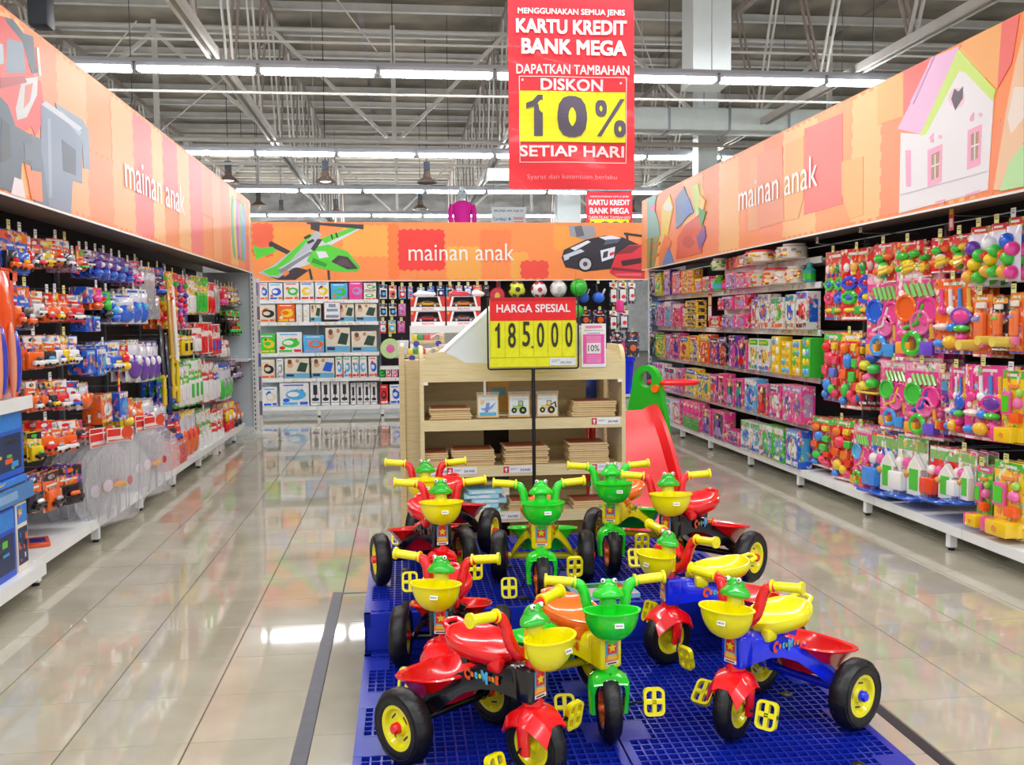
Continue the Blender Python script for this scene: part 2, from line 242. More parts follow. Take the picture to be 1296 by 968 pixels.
RSH=[
 ('the topmost shelf',1.86,[(9.392,0.213,'jar','yg'),(9.217,0.091,'bx','rm'),(9.105,0.089,'bx','ro'),(8.995,0.087,'bx','rm'),(8.877,0.106,'bx','ro'),(8.641,0.282,'bx','rmw'),(8.32,0.243,'jar','rys'),(7.989,0.346,'jar','sry'),(7.702,0.194,'jar','rsy'),(7.468,0.244,'jar','rys'),]),
 ('the second shelf from the top',1.66,[(12.192,0.274,'bxt','bl'),(11.904,0.225,'bxt','bpl'),(11.595,0.32,'bxt','yg'),(11.183,0.298,'bxt','pl'),(10.784,0.371,'bxt','rpl'),(10.451,0.175,'st','yr'),(10.224,0.223,'st','yr'),(9.966,0.239,'bx','oyl'),(9.707,0.227,'bx','mwg'),(9.532,0.073,'bx','yg'),(9.389,0.166,'bottle','gc'),(9.191,0.136,'bottle','rm'),(8.96,0.281,'bx','lmp'),(8.571,0.457,'bx','mrl'),(8.177,0.218,'jar','royg'),(7.948,0.206,'jar','ryo'),(7.714,0.195,'jar','ryw'),(7.493,0.184,'jar','ryo'),(7.297,0.117,'bottle','tg'),]),
 ('the small middle shelf',1.46,[(9.387,0.261,'bxs','rkm'),(9.045,0.331,'bxs','mlp'),(8.694,0.286,'bxs','mrl'),]),
 ('the third shelf from the top',1.28,[(12.134,0.389,'bxt','bcb'),(11.792,0.221,'bxt','gyb'),(11.487,0.315,'bxt','ml'),(11.147,0.297,'bxt','lwc'),(10.765,0.34,'bxt','mwr'),(10.491,0.147,'bx','oe'),(10.181,0.416,'st4','yk'),(9.433,0.359,'bxs','rme'),(9.053,0.31,'bxs','lkp'),(8.701,0.308,'bxs','mrl'),(8.459,0.097,'bxt','wbr'),(8.335,0.113,'bxt','obw'),(8.107,0.269,'bxt','wsbo'),(7.796,0.283,'bxt','wtgo'),(7.529,0.187,'bxt','wtbo'),(7.296,0.22,'bxt','wbrk'),]),
 ('the fourth shelf from the top',0.9,[(12.172,0.314,'bxt','gt'),(11.828,0.297,'bxt','lp'),(11.469,0.35,'bxt','yg'),(11.128,0.264,'bxt','mlc'),(10.808,0.312,'bxt','mkp'),(10.475,0.294,'bxt','ybr'),(10.12,0.302,'bxt','yrb'),(9.775,0.334,'bxt','oyr'),(9.438,0.241,'bxt','pkr'),(9.157,0.227,'bxt','kpr'),(8.892,0.215,'bxt','pkm'),(8.622,0.243,'doll','mpr'),(8.212,0.498,'bxt','wgyb'),(7.819,0.185,'egg','yb'),(7.599,0.191,'egg','yc'),(7.389,0.166,'egg','yg'),(7.198,0.158,'egg','gy'),]),
 ('the fifth shelf from the top',0.52,[(12.171,0.236,'bxt','lp'),(11.865,0.299,'bxt','bn'),(11.417,0.452,'bxt','wmp'),(10.917,0.415,'bxt','wkm'),(10.501,0.296,'bxt','mlp'),(10.103,0.385,'bxt','ybt'),(9.656,0.403,'bxt','ybtr'),(9.301,0.211,'bxt','pmr'),(9.072,0.201,'bxt','mrk'),(8.822,0.212,'doll','mtl'),(8.574,0.201,'doll','mtp'),(8.284,0.301,'bxt','cwb'),(8,0.229,'doll','morl'),(7.712,0.246,'bxt','mpw'),(7.361,0.391,'bxt','mlpm'),]),
 ('the base shelf',0.165,[(11.647,0.507,'bxt','wmc'),(11.078,0.493,'bxt','wtc'),(10.617,0.303,'bxt','mlw'),(10.066,0.683,'grid','mg'),(9.537,0.272,'doll','mlp'),(9.159,0.388,'doll','mpl'),(8.744,0.356,'bxs','mp'),(8.28,0.49,'bxt','wgcb'),(7.749,0.466,'bxt','gwcb'),(7.349,0.271,'bxt','bcw'),]),
]
BACK=[
 ('the top shelf',[(-1.969,0.111,1.71,0.249,'bxb','wbo'),(-1.802,0.2,1.709,0.249,'bxb','wbco'),(-1.579,0.223,1.707,0.261,'bxb','wgro'),(-1.355,0.202,1.705,0.261,'bxb','wybr'),(-1.142,0.203,1.704,0.262,'bxb','wycr'),(-0.894,0.249,1.702,0.24,'bxb','cgyo'),(-0.656,0.204,1.7,0.263,'bxb','mlm'),(-0.453,0.182,1.699,0.126,'bxb','wgr'),(-0.45,0.182,1.848,0.114,'bxb','wgr'),]),
 ('the second shelf',[(-1.939,0.256,1.392,0.261,'bxb','eko'),(-1.66,0.257,1.389,0.273,'bxb','oyge'),(-1.475,0.09,1.387,0.262,'bxb','we'),(-1.374,0.09,1.386,0.262,'bxb','we'),(-1.24,0.158,1.385,0.263,'mat','ed'),(-0.805,0.238,1.381,0.264,'mat','ed'),(-0.515,0.319,1.378,0.264,'mat','ed'),]),
 ('the third shelf',[(-1.938,0.234,0.994,0.285,'bxb','gycy'),(-1.625,0.37,0.989,0.308,'bxb','wgcr'),(-1.277,0.304,0.985,0.263,'bxb','corl'),(-0.931,0.363,0.98,0.367,'mat','ed'),(-0.551,0.376,0.975,0.311,'mat','ed'),]),
 ('the fourth shelf',[(-1.947,0.212,0.628,0.286,'bxb','eko'),(-1.769,0.101,0.625,0.298,'bxb','ws'),(-1.527,0.36,0.621,0.298,'mat','ed'),(-1.155,0.339,0.615,0.299,'mat','eb'),(-0.923,0.102,0.611,0.311,'bxb','wcgr'),(-0.804,0.114,0.609,0.312,'bxb','wcgr'),(-0.684,0.103,0.607,0.312,'bxb','wcgr'),(-0.57,0.103,0.605,0.312,'bxb','wcgr'),(-0.433,0.126,0.603,0.313,'bxb','wbo'),]),
 ('the base shelf',[(-1.925,0.213,0.214,0.287,'bxb','wecb'),(-1.571,0.428,0.207,0.345,'bxb','wcb'),(-1.272,0.147,0.201,0.381,'pump','wk'),(-1.124,0.125,0.198,0.381,'pump','wk'),(-0.988,0.125,0.196,0.382,'pump','wk'),(-0.852,0.125,0.193,0.382,'pump','wk'),(-0.727,0.08,0.19,0.325,'pump','wk'),(-0.63,0.091,0.188,0.325,'pump','wk'),(-0.527,0.092,0.186,0.325,'pump','wk'),(-0.424,0.092,0.184,0.325,'pump','wk'),]),
 ('the narrow bay shelves',[(-0.297,0.08,0.577,0.162,'bxb','gd'),(-0.205,0.08,0.576,0.163,'bxb','wr'),(-0.113,0.081,0.574,0.163,'bxb','wm'),(-0.274,0.115,0.193,0.291,'bxb','rkw'),(-0.113,0.161,0.19,0.291,'bxb','wb'),]),
]
BPEG=[
 ('the top row',[(-0.257,0.114,1.708,0.206,'cardf','wnc'),(-0.121,0.114,1.707,0.195,'cardf','won'),(0.016,0.114,1.706,0.183,'cardf','crw'),(0.137,0.08,1.705,0.184,'cardf','lcr'),(0.291,0.115,1.704,0.172,'cardf','csw'),(0.435,0.104,1.714,0.173,'cardf','cbw'),(0.58,0.115,1.724,0.173,'cardf','bkw'),(0.718,0.116,1.723,0.184,'cardf','cko'),(0.852,0.104,1.722,0.173,'cardf','wly'),(0.985,0.116,1.745,0.15,'cardf','bwl'),(1.125,0.14,1.755,0.15,'cardf','row'),(1.253,0.093,1.743,0.162,'cardf','nk'),(2.724,0.179,1.615,0.305,'snork','bn'),(2.946,0.216,1.613,0.305,'snork','bn'),(3.18,0.133,1.588,0.353,'cardf','kwr'),(3.325,0.133,1.587,0.354,'cardf','kwr'),(3.464,0.121,1.609,0.33,'cardf','kwr'),]),
 ('the second row',[(-0.262,0.114,1.455,0.183,'cardf','wkc'),(-0.125,0.114,1.454,0.184,'cardf','wkc'),(0.012,0.114,1.453,0.184,'cardf','mlm'),(2.746,0.204,1.286,0.235,'cardf','nkor'),(2.968,0.217,1.283,0.236,'cardf','nkor'),(3.179,0.133,1.186,0.331,'cardf','kwr'),(3.342,0.145,1.208,0.319,'cardf','kwr'),]),
 ('the third row',[(-0.273,0.103,1.203,0.184,'cardf','rwc'),(-0.141,0.114,1.201,0.196,'cardf','yce'),(-0.004,0.115,1.211,0.173,'cardf','mlm'),(3.226,0.23,0.806,0.38,'cardf','nkw'),(3.469,0.231,0.803,0.38,'cardf','nko'),]),
]
ART_BACK=[
 ('#3a3038',[(-1.89,2.039),(-1.496,2.173),(-1.318,2.127),(-1.512,1.992),(-1.758,1.993)]),
 ('#3a3038',[(-1.877,2.525),(-1.843,2.547),(-1.525,2.377),(-1.57,2.332),(-1.878,2.48)]),
 ('#55d030',[(-2.1,2.491),(-1.99,2.446),(-1.823,2.468),(-1.769,2.4),(-1.882,2.355),(-2.061,2.288),(-2.081,2.356)]),
 ('#b8b8c8',[(-2.044,2.096),(-1.83,2.197),(-1.203,2.694),(-1.126,2.649),(-1.382,2.264),(-1.757,2.016),(-1.89,2.039)]),
 ('#55d030',[(-1.977,2.118),(-1.775,2.197),(-1.294,2.649),(-1.238,2.649),(-1.756,2.061),(-1.89,2.05)]),
 ('#d8d8e4',[(-1.754,2.152),(-1.266,2.434),(-1.071,2.604),(-0.639,2.751),(-0.583,2.717),(-1.04,2.467),(-1.237,2.241),(-1.44,2.173)]),
 ('#55d030',[(-1.15,2.581),(-0.615,2.774),(-0.571,2.74),(-1.073,2.513)]),
 ('#55d030',[(-1.254,2.456),(-1.039,2.501),(-0.759,2.399),(-0.583,2.17),(-0.629,2.102),(-0.879,2.103),(-1.238,2.172),(-1.348,2.264)]),
 ('#40303a',[(-1.0,2.251),(-0.896,2.342),(-0.761,2.319),(-0.617,2.147),(-0.765,2.136)]),
 ('#2c2428',[(-1.385,2.604),(-1.294,2.649),(-1.273,2.615),(-1.363,2.57)]),
 ('#2c2428',[(-1.342,2.536),(-1.251,2.581),(-1.229,2.547),(-1.32,2.502)]),
 ('#2c2428',[(-1.002,2.638),(-0.98,2.649),(-0.959,2.581),(-0.981,2.57)]),
 ('#2c2428',[(-0.934,2.66),(-0.912,2.672),(-0.89,2.604),(-0.913,2.592)]),
 ('#58424c',[(-0.944,2.217),(-0.852,2.296),(-0.784,2.285),(-0.696,2.17)]),
 ('#1e9a1c',[(-1.257,2.309),(-1.057,2.217),(-1.081,2.172),(-1.281,2.241)]),
 ('#f08a50',[(-1.699,2.106),(-1.62,2.151),(-1.599,2.083),(-1.667,2.038)]),
 ('#8a8a90',[(-1.754,2.129),(-1.3,2.4),(-1.256,2.377),(-1.711,2.083)]),
 ('#e8e8f0',[(-1.21,2.4),(-1.075,2.399),(-1.032,2.32),(-1.168,2.297)]),
 ('#3a3038',[(-1.334,2.841),(-0.525,2.786),(-0.526,2.717),(-0.752,2.74),(-1.335,2.796)]),
 ('#3a3038',[(-1.278,2.875),(-1.144,2.83),(-1.159,2.683),(-1.281,2.717)]),
 ('#3a3038',[(-1.184,2.581),(-1.116,2.57),(-1.233,2.4),(-1.288,2.434)]),
 ('#3a3038',[(-1.329,2.15),(-1.295,2.15),(-1.265,2.002),(-1.299,1.991)]),
 ('#3a3038',[(-1.059,2.126),(-1.025,2.126),(-1.017,1.989),(-1.051,1.989)]),
 ('#9a9aa2',[(2.499,2.779),(2.882,2.768),(2.918,2.628),(2.761,2.569),(2.522,2.627)]),
 ('#60606a',[(2.583,2.756),(2.691,2.779),(2.738,2.627),(2.618,2.604)]),
 ('#2a2430',[(2.389,2.3),(2.426,2.417),(2.761,2.569),(3.038,2.628),(3.316,2.604),(3.534,2.51),(3.655,2.463),(3.606,2.345),(3.339,2.274),(3.157,2.133),(2.795,2.099),(2.448,2.159)]),
 ('#e8e8f0',[(2.954,2.604),(3.146,2.628),(3.303,2.592),(3.098,2.545)]),
 ('#c8d0e0',[(2.413,2.335),(2.677,2.428),(2.737,2.393),(2.425,2.277)]),
 ('#e8e8f0',[(2.977,2.405),(3.206,2.463),(3.182,2.298),(3.0,2.24)]),
 ('#2a2430',[(3.364,2.663),(3.4,2.675),(3.412,2.557),(3.376,2.557)]),
 ('#2a2430',[(3.34,2.675),(3.619,2.64),(3.619,2.604),(3.34,2.639)]),
 ('#15121a',[(2.868,2.205),(2.856,2.154),(2.822,2.113),(2.774,2.091),(2.72,2.091),(2.672,2.114),(2.639,2.155),(2.628,2.206),(2.64,2.257),(2.673,2.297),(2.722,2.32),(2.775,2.32),(2.823,2.297),(2.856,2.256)]),
 ('#c8c8d0',[(2.838,2.205),(2.829,2.167),(2.804,2.136),(2.767,2.119),(2.727,2.12),(2.691,2.137),(2.666,2.167),(2.658,2.206),(2.667,2.244),(2.692,2.274),(2.728,2.291),(2.768,2.291),(2.804,2.274),(2.829,2.243)]),
 ('#4a4450',[(2.784,2.205),(2.78,2.19),(2.77,2.178),(2.756,2.171),(2.739,2.171),(2.725,2.178),(2.715,2.19),(2.712,2.206),(2.715,2.221),(2.725,2.233),(2.74,2.24),(2.756,2.24),(2.77,2.233),(2.78,2.221)]),
 ('#15121a',[(3.497,2.345),(3.487,2.304),(3.46,2.271),(3.421,2.253),(3.378,2.253),(3.339,2.271),(3.312,2.304),(3.303,2.345),(3.313,2.386),(3.34,2.419),(3.378,2.437),(3.422,2.437),(3.46,2.419),(3.487,2.386)]),
 ('#d0d8e0',[(2.449,2.323),(2.521,2.347),(2.496,2.277),(2.425,2.253)]),
 ('#e8e8f0',[(2.521,2.44),(2.785,2.557),(2.833,2.534),(2.593,2.405)]),
 ('#5a6070',[(3.074,2.569),(3.291,2.581),(3.243,2.522),(3.025,2.487)]),
 ('#3a3a48',[(3.025,2.381),(3.098,2.404),(3.085,2.31),(3.013,2.287)]),
 ('#d8303c',[(3.122,2.369),(3.194,2.392),(3.182,2.345),(3.121,2.322)]),
 ('#e02838',[(3.145,2.157),(3.218,2.345),(3.424,2.486),(3.655,2.498),(3.655,1.977),(3.241,2.003),(3.121,2.075)]),
 ('#8a1c28',[(3.218,2.345),(3.424,2.475),(3.606,2.474),(3.461,2.368)]),
 ('#40101c',[(3.291,2.251),(3.606,2.297),(3.606,2.215),(3.315,2.168)]),
 ('#f06070',[(3.193,2.062),(3.606,2.061),(3.606,2.025),(3.217,2.027)]),
 ('#801828',[(3.157,2.157),(3.655,2.108),(3.655,2.072),(3.157,2.11)]),
]
ART_LEFT=[
 ('#e85048',[(4.65,2.792),(4.739,2.813),(4.94,2.778),(4.983,2.63),(5.125,2.612),(5.169,2.44),(5.019,2.323),(4.972,2.36),(4.807,2.268),(4.642,2.33),(4.602,2.357)]),
 ('#8898a8',[(4.719,2.714),(4.908,2.746),(4.931,2.61),(4.692,2.549)]),
 ('#c0c8d0',[(4.636,2.665),(4.671,2.671),(4.67,2.586),(4.625,2.567)]),
 ('#505868',[(4.703,2.802),(4.794,2.823),(4.923,2.795),(5.044,2.816),(5.076,2.647),(5.012,2.623),(4.899,2.751),(4.736,2.783)]),
 ('#d8d8d8',[(4.878,2.566),(5.085,2.629),(5.063,2.535),(4.917,2.394),(4.798,2.355),(4.785,2.403)]),
 ('#e08070',[(4.914,2.545),(5.017,2.582),(4.966,2.481),(4.881,2.425)]),
 ('#485868',[(4.609,2.422),(4.694,2.405),(4.775,2.321),(4.988,2.317),(5.065,2.277),(5.052,2.161),(4.833,2.164),(4.796,2.005),(4.564,2.003)]),
 ('#586878',[(4.968,2.321),(5.091,2.321),(5.118,2.183),(5.292,2.145),(5.251,1.991),(4.971,1.99),(4.948,2.145)]),
 ('#7888a0',[(5.111,2.49),(5.201,2.522),(5.336,2.524),(5.573,2.472),(5.729,2.468),(5.695,2.186),(5.538,2.181),(5.491,1.993),(5.161,1.989),(5.116,2.167),(5.085,2.265)]),
 ('#8898a8',[(5.316,2.552),(5.753,2.553),(5.845,2.513),(5.846,2.29),(5.733,2.276),(5.724,2.422),(5.548,2.476),(5.336,2.524)]),
 ('#9aa8b8',[(5.192,2.444),(5.237,2.454),(5.212,2.044),(5.167,2.038)]),
 ('#a8b4c4',[(5.358,2.512),(5.407,2.531),(5.73,2.477),(5.673,2.448)]),
 ('#384858',[(5.389,2.377),(5.61,2.357),(5.593,2.215),(5.394,2.21)]),
 ('#c8ccd4',[(5.112,2.499),(5.18,2.53),(5.734,2.504),(5.677,2.475)]),
 ('#303c4c',[(4.616,2.324),(4.702,2.313),(4.703,2.161),(4.576,2.118)]),
 ('#5a6878',[(4.863,2.263),(5.003,2.273),(4.993,2.187),(4.873,2.182)]),
 ('#b83830',[(4.619,2.509),(4.899,2.587),(4.936,2.565),(4.613,2.458)]),
 ('#d8e0e8',[(5.08,2.772),(5.112,2.781),(5.128,2.644),(5.096,2.636)]),
 ('#f08040',[(4.862,2.169),(4.928,2.141),(5.072,2.152),(5.076,2.003),(4.932,2.0)]),
 ('#f0e0e0',[(4.73,2.078),(4.823,2.076),(4.852,1.99),(4.684,1.991)]),
]
ART_RIGHT=[
 ('#f06a60',[(7.044,2.824),(6.415,2.808),(6.397,2.175),(7.042,2.169)]),
 ('#f06a60',[(5.608,2.889),(5.285,2.887),(5.347,2.776),(5.596,2.551)]),
 ('#f5b060',[(5.929,2.886),(5.607,2.879),(5.599,2.614),(5.921,2.626)]),
 ('#f5b060',[(4.973,2.896),(4.643,2.888),(4.646,2.633),(4.669,2.559),(4.822,2.687),(4.994,2.851)]),
 ('#f5b060',[(6.417,2.47),(6.107,2.455),(6.095,2.065),(6.287,2.059),(6.411,2.249)]),
 ('#f06a60',[(4.643,2.888),(4.504,2.884),(4.557,2.658),(4.669,2.559)]),
 ('#f5b060',[(7.404,2.77),(7.058,2.773),(7.046,2.302),(7.145,2.156),(7.39,2.157)]),
 ('#f0a060',[(8.168,2.757),(7.982,2.794),(7.933,2.145),(8.254,2.155)]),
 ('#f09060',[(8.019,2.801),(7.468,2.769),(7.422,2.16),(8.006,2.152)]),
 ('#e8e8ec',[(5.623,2.518),(5.388,2.463),(5.015,2.822),(4.695,2.553),(4.729,2.047),(5.626,2.023)]),
 ('#e8b8dc',[(5.662,2.55),(5.268,2.882),(5.009,2.872),(5.388,2.463)]),
 ('#c8e870',[(5.405,2.457),(5.024,2.859),(4.682,2.554),(4.706,2.503),(4.952,2.712),(5.012,2.736),(5.336,2.453)]),
 ('#f4c8dc',[(4.951,2.575),(4.956,2.555),(4.972,2.541),(4.997,2.534),(5.027,2.537),(5.058,2.548),(5.084,2.566),(5.103,2.588),(5.11,2.612),(5.104,2.632),(5.087,2.647),(5.062,2.653),(5.031,2.65),(5.001,2.638),(4.975,2.62),(4.958,2.598)]),
 ('#504858',[(5.083,2.601),(5.054,2.651),(5.015,2.625),(4.971,2.644),(4.969,2.579),(5.042,2.527)]),
 ('#f0a8c8',[(5.316,2.357),(5.161,2.366),(5.161,2.151),(5.308,2.135)]),
 ('#b0886a',[(5.273,2.322),(5.191,2.331),(5.194,2.183),(5.268,2.175)]),
 ('#f0a8c8',[(4.918,2.394),(4.791,2.402),(4.797,2.19),(4.918,2.18)]),
 ('#b0886a',[(4.888,2.367),(4.817,2.37),(4.819,2.228),(4.883,2.221)]),
 ('#f0a8c8',[(5.564,2.401),(5.5,2.39),(5.492,2.17),(5.547,2.178)]),
 ('#e8e8ec',[(5.24,2.317),(5.228,2.319),(5.223,2.178),(5.235,2.18)]),
 ('#e8e8ec',[(5.271,2.258),(5.189,2.263),(5.189,2.254),(5.27,2.249)]),
 ('#e8e8ec',[(4.856,2.369),(4.846,2.371),(4.844,2.223),(4.854,2.225)]),
 ('#e8e8ec',[(4.886,2.303),(4.815,2.306),(4.815,2.298),(4.886,2.294)]),
 ('#c8c0cc',[(5.611,2.138),(4.733,2.147),(4.733,2.143),(5.61,2.132)]),
 ('#f0a8c8',[(5.246,2.399),(5.256,2.391),(5.278,2.395),(5.289,2.407),(5.279,2.416),(5.257,2.412)]),
 ('#f0a8c8',[(5.165,2.407),(5.175,2.398),(5.196,2.402),(5.207,2.415),(5.197,2.423),(5.176,2.419)]),
 ('#f0a8c8',[(4.865,2.442),(4.874,2.435),(4.893,2.438),(4.903,2.45),(4.894,2.458),(4.875,2.454)]),
 ('#f0a8c8',[(4.789,2.451),(4.797,2.444),(4.815,2.447),(4.825,2.459),(4.816,2.466),(4.798,2.462)]),
 ('#f0a8c8',[(5.222,2.046),(5.125,2.048),(5.125,2.03),(5.221,2.028)]),
 ('#d8b0d8',[(5.519,2.677),(5.285,2.887),(5.26,2.885),(5.482,2.66)]),
 ('#f0a8c8',[(4.927,2.048),(4.799,2.057),(4.798,2.04),(4.927,2.035)]),
 ('#f0a8c8',[(4.899,2.462),(4.864,2.48),(4.869,2.439)]),
 ('#f0a8c8',[(5.301,2.423),(5.253,2.446),(5.259,2.402)]),
 ('#f0c8a0',[(4.464,2.78),(4.52,2.648),(4.586,2.428),(4.675,2.04),(4.57,2.022),(4.477,2.19),(4.443,2.242)]),
 ('#f0e4d8',[(4.453,2.515),(4.527,2.533),(4.572,2.385),(4.543,2.3),(4.447,2.359)]),
 ('#b8e8a8',[(4.622,2.025),(4.55,2.162),(4.442,2.234),(4.434,2.023)]),
 ('#70b0a8',[(11.723,2.901),(11.242,2.877),(11.386,2.743),(11.206,2.552),(11.101,2.372),(11.686,2.385)]),
 ('#8a9a60',[(11.724,2.388),(11.171,2.378),(11.386,1.993),(11.725,1.991)]),
 ('#f0d050',[(11.033,2.701),(10.7,2.806),(10.572,2.646),(10.796,2.327),(11.1,2.071)]),
 ('#f08040',[(11.171,2.17),(10.896,2.372),(10.634,2.259),(10.895,2.022),(11.17,2.0)]),
 ('#4888d0',[(11.031,2.011),(10.763,2.215),(10.537,2.018)]),
 ('#5078a8',[(10.479,2.724),(10.149,2.819),(9.863,2.546),(10.146,2.442),(10.446,2.385)]),
 ('#c8e060',[(9.865,2.779),(9.65,2.782),(9.543,2.525),(9.699,2.396)]),
 ('#e05030',[(10.444,2.048),(10.384,2.291),(10.088,2.402),(9.646,2.456),(9.437,2.288),(9.538,2.055)]),
 ('#e8e8d0',[(10.572,2.646),(10.628,2.615),(10.765,2.615),(10.905,2.647),(10.964,2.693),(10.905,2.725),(10.765,2.724),(10.628,2.691)]),
 ('#c83828',[(9.751,2.186),(9.801,2.147),(9.932,2.134),(10.086,2.154),(10.189,2.198),(10.189,2.246),(10.087,2.273),(9.933,2.267),(9.802,2.233)]),
 ('#e86050',[(9.539,2.217),(9.585,2.187),(9.697,2.182),(9.812,2.206),(9.861,2.245),(9.813,2.276),(9.698,2.28),(9.585,2.256)]),
 ('#3870c0',[(10.265,2.61),(9.976,2.677),(9.808,2.506),(10.088,2.47)]),
 ('#f0d050',[(9.596,2.661),(9.415,2.574),(9.49,2.471),(9.648,2.57)]),
 ('#7a50a0',[(9.697,2.231),(9.438,2.321),(9.386,2.204),(9.59,2.075)]),
 ('#f07aa0',[(11.609,2.769),(11.314,2.772),(11.386,2.666)]),
 ('#c87830',[(11.686,2.286),(11.101,2.297),(11.136,2.262),(11.686,2.246)]),
 ('#c87830',[(11.686,2.148),(11.171,2.17),(11.206,2.135),(11.686,2.108)]),
 ('#5a6a40',[(11.534,2.372),(11.423,2.372),(11.497,1.979),(11.61,1.985)]),
 ('#38a050',[(9.647,2.537),(9.389,2.459),(9.54,2.298)]),
]
# ================================================ STRUCTURE
def tile_mat():
    m=bpy.data.materials.new('polished_tile'); m.use_nodes=True; nt=m.node_tree; b=nt.nodes['Principled BSDF']; L=nt.links.new
    gm=nt.nodes.new('ShaderNodeNewGeometry'); n1=nt.nodes.new('ShaderNodeTexNoise'); n1.inputs['Scale'].default_value=3; n1.inputs['Detail'].default_value=8
    cr=nt.nodes.new('ShaderNodeValToRGB'); cr.color_ramp.elements[0].color=lin('a8a28e'); cr.color_ramp.elements[1].color=lin('bbb5a2'); cr.color_ramp.elements[0].position=.3; cr.color_ramp.elements[1].position=.7
    oi=nt.nodes.new('ShaderNodeObjectInfo'); mr=nt.nodes.new('ShaderNodeMapRange'); mr.inputs['To Min'].default_value=.96; mr.inputs['To Max'].default_value=1.03
    sc=nt.nodes.new('ShaderNodeVectorMath'); sc.operation='SCALE'
    L(gm.outputs['Position'],n1.inputs['Vector']); L(n1.outputs['Fac'],cr.inputs[0]); L(cr.outputs[0],sc.inputs[0]); L(oi.outputs['Random'],mr.inputs['Value']); L(mr.outputs[0],sc.inputs['Scale']); L(sc.outputs[0],b.inputs['Base Color'])
    b.inputs['Roughness'].default_value=.13; b.inputs['IOR'].default_value=1.65
    n2=nt.nodes.new('ShaderNodeTexNoise'); n2.inputs['Scale'].default_value=2.2
    r2=nt.nodes.new('ShaderNodeMapRange'); r2.inputs['To Min'].default_value=.02; r2.inputs['To Max'].default_value=.075; L(gm.outputs['Position'],n2.inputs['Vector']); L(n2.outputs['Fac'],r2.inputs['Value']); L(r2.outputs[0],b.inputs['Roughness'])
    MATS['tile']=m; return m
TILE=tile_mat()
mb=MB(); mb.b2((-12,-3,-.1),(13,40,-.003)); floor=obj('floor',mb,mat('grout','55524a',.8,mottle=.2)); tag(floor,kind='structure')
def tile_mb(nx=1,ny=1,x0=0,y0=0):
    m=MB(); g=.0022
    for i in range(nx):
        for j in range(ny):
            a,b=x0+i*.4,y0+j*.4
            vs=[(a+g,b+g,-.003),(a+.4-g,b+g,-.003),(a+.4-g,b+.4-g,-.003),(a+g,b+.4-g,-.003)]; q=g+.0012
            vs+=[(a+q,b+q,0),(a+.4-q,b+q,0),(a+.4-q,b+.4-q,0),(a+q,b+.4-q,0)]
            m.add(vs,[(4,5,6,7),(0,1,5,4),(1,2,6,5),(2,3,7,6),(3,0,4,7)])
    return m
TX,TY=.4*(-4.805),.4*6.844     # a joint crossing of the floor grid
tme=tile_mb().mesh('tile',TILE)
cols=range(-2,14); rows=range(-2,15)
for j in rows:
    for i in cols: link('tile',tme,floor,(TX+.4*i,TY+.4*j,0))
m=MB()
for (i0,i1,j0,j1) in ((-24,-2,-14,33),(14,26,-14,33),(-2,14,-14,-2),(-2,14,15,33)):
    t=tile_mb(i1-i0,j1-j0,TX+.4*i0,TY+.4*j0); o=len(m.v); m.v+=t.v; m.f+=[[k+o for k in f] for f in t.f]; m.c+=t.c; m.m+=t.m; m.sm+=t.sm
tag(obj('distant_tiles',m,TILE,floor),kind='stuff')
# tape lines on the floor
TAPE=mat('grey_floor_tape','4c4c56',.4,mottle=.15,mscale=20)
mb=MB(); mb.b2((-.373,1.9,.0003),(-.322,4.83,.0012)); tag(obj('floor_tape',mb,TAPE),'wide dark grey tape line on the tiles left of the blue pallets','tape')
mb=MB(); mb.b2((-.322,4.795,.0003),(-.2,4.815,.0012)); tag(obj('floor_tape',mb,TAPE),'short thin grey tape across the tiles behind the left tape line','tape')
mb=MB(); mb.b2((1.628,1.9,.0003),(1.672,3.9,.0012)); tag(obj('floor_tape',mb,mat('black_floor_tape','26242c',.45,mottle=.1)),'black tape line on the tiles right of the blue pallets','tape')
# ceiling with purlins
ROOF=mat('roof_sheet','a79ca0',.8,mottle=.5,mscale=1.1,bump=.3,bscale=5)
STEEL=mat('painted_steel','d6d3cc',.5,mottle=.12,mscale=3); BRN=mat('brown_steel','a89a90',.6,mottle=.2)
mb=MB(); mb.b2((-14,-3,7.0),(15,40,7.1)); ceil=obj('ceiling',mb,ROOF); tag(ceil,kind='structure')
pm=MB(); pm.box((0,0,0),(28,.05,.15)); pm.box((0,-.045,-.07),(28,.09,.012)); pm.box((0,.02,.07),(28,.06,.012)); pme=pm.mesh('purlin',STEEL)
for k in range(-9,15): link('purlin',pme,ceil,(.5,17.18+1.51*k,6.88))
rm=MB()
rn=random.Random(4)
for k in range(24):
    for i in range(9): rm.b2((-13+i*3.1,4+k*1.51+.1,6.955+rn.random()*.03),(-13+i*3.1+3.0,4+k*1.51+1.4,7.0))
obj('insulation_panel',rm,mat('insulation_sheet','a39887',.75,mottle=.6,mscale=.8,bump=.5,bscale=3),ceil)['kind']='stuff'
FOIL=mat('silver_foil','d5d8da',.4,metal=.25,bump=1.0,bscale=1.6,mottle=.3,mscale=2)
mb=MB(); mb.b2((-14,39.6,0),(15,39.8,7)); wf=obj('wall_back',mb,mat('far_wall','b9bcbc',.6,mottle=.2)); tag(wf,kind='structure')
fm=MB(); rn=random.Random(2); R=[]
for j in range(9):
    R.append([(-14+i*.5,37.9+j*.2+rn.uniform(-.1,.1),5.3+j*.2+rn.uniform(-.06,.06)) for i in range(59)])
fm.grid(R); obj('foil_insulation',fm,FOIL,wf)
mb=MB(); mb.b2((-14.1,-3,0),(-14,40,7)); tag(obj('wall_left',mb,mat('hall_wall','c9c9c4',.7,mottle=.1)),kind='structure')
mb=MB(); mb.b2((15,-3,0),(15.1,40,7)); tag(obj('wall_right',mb,MATS['hall_wall']),kind='structure')
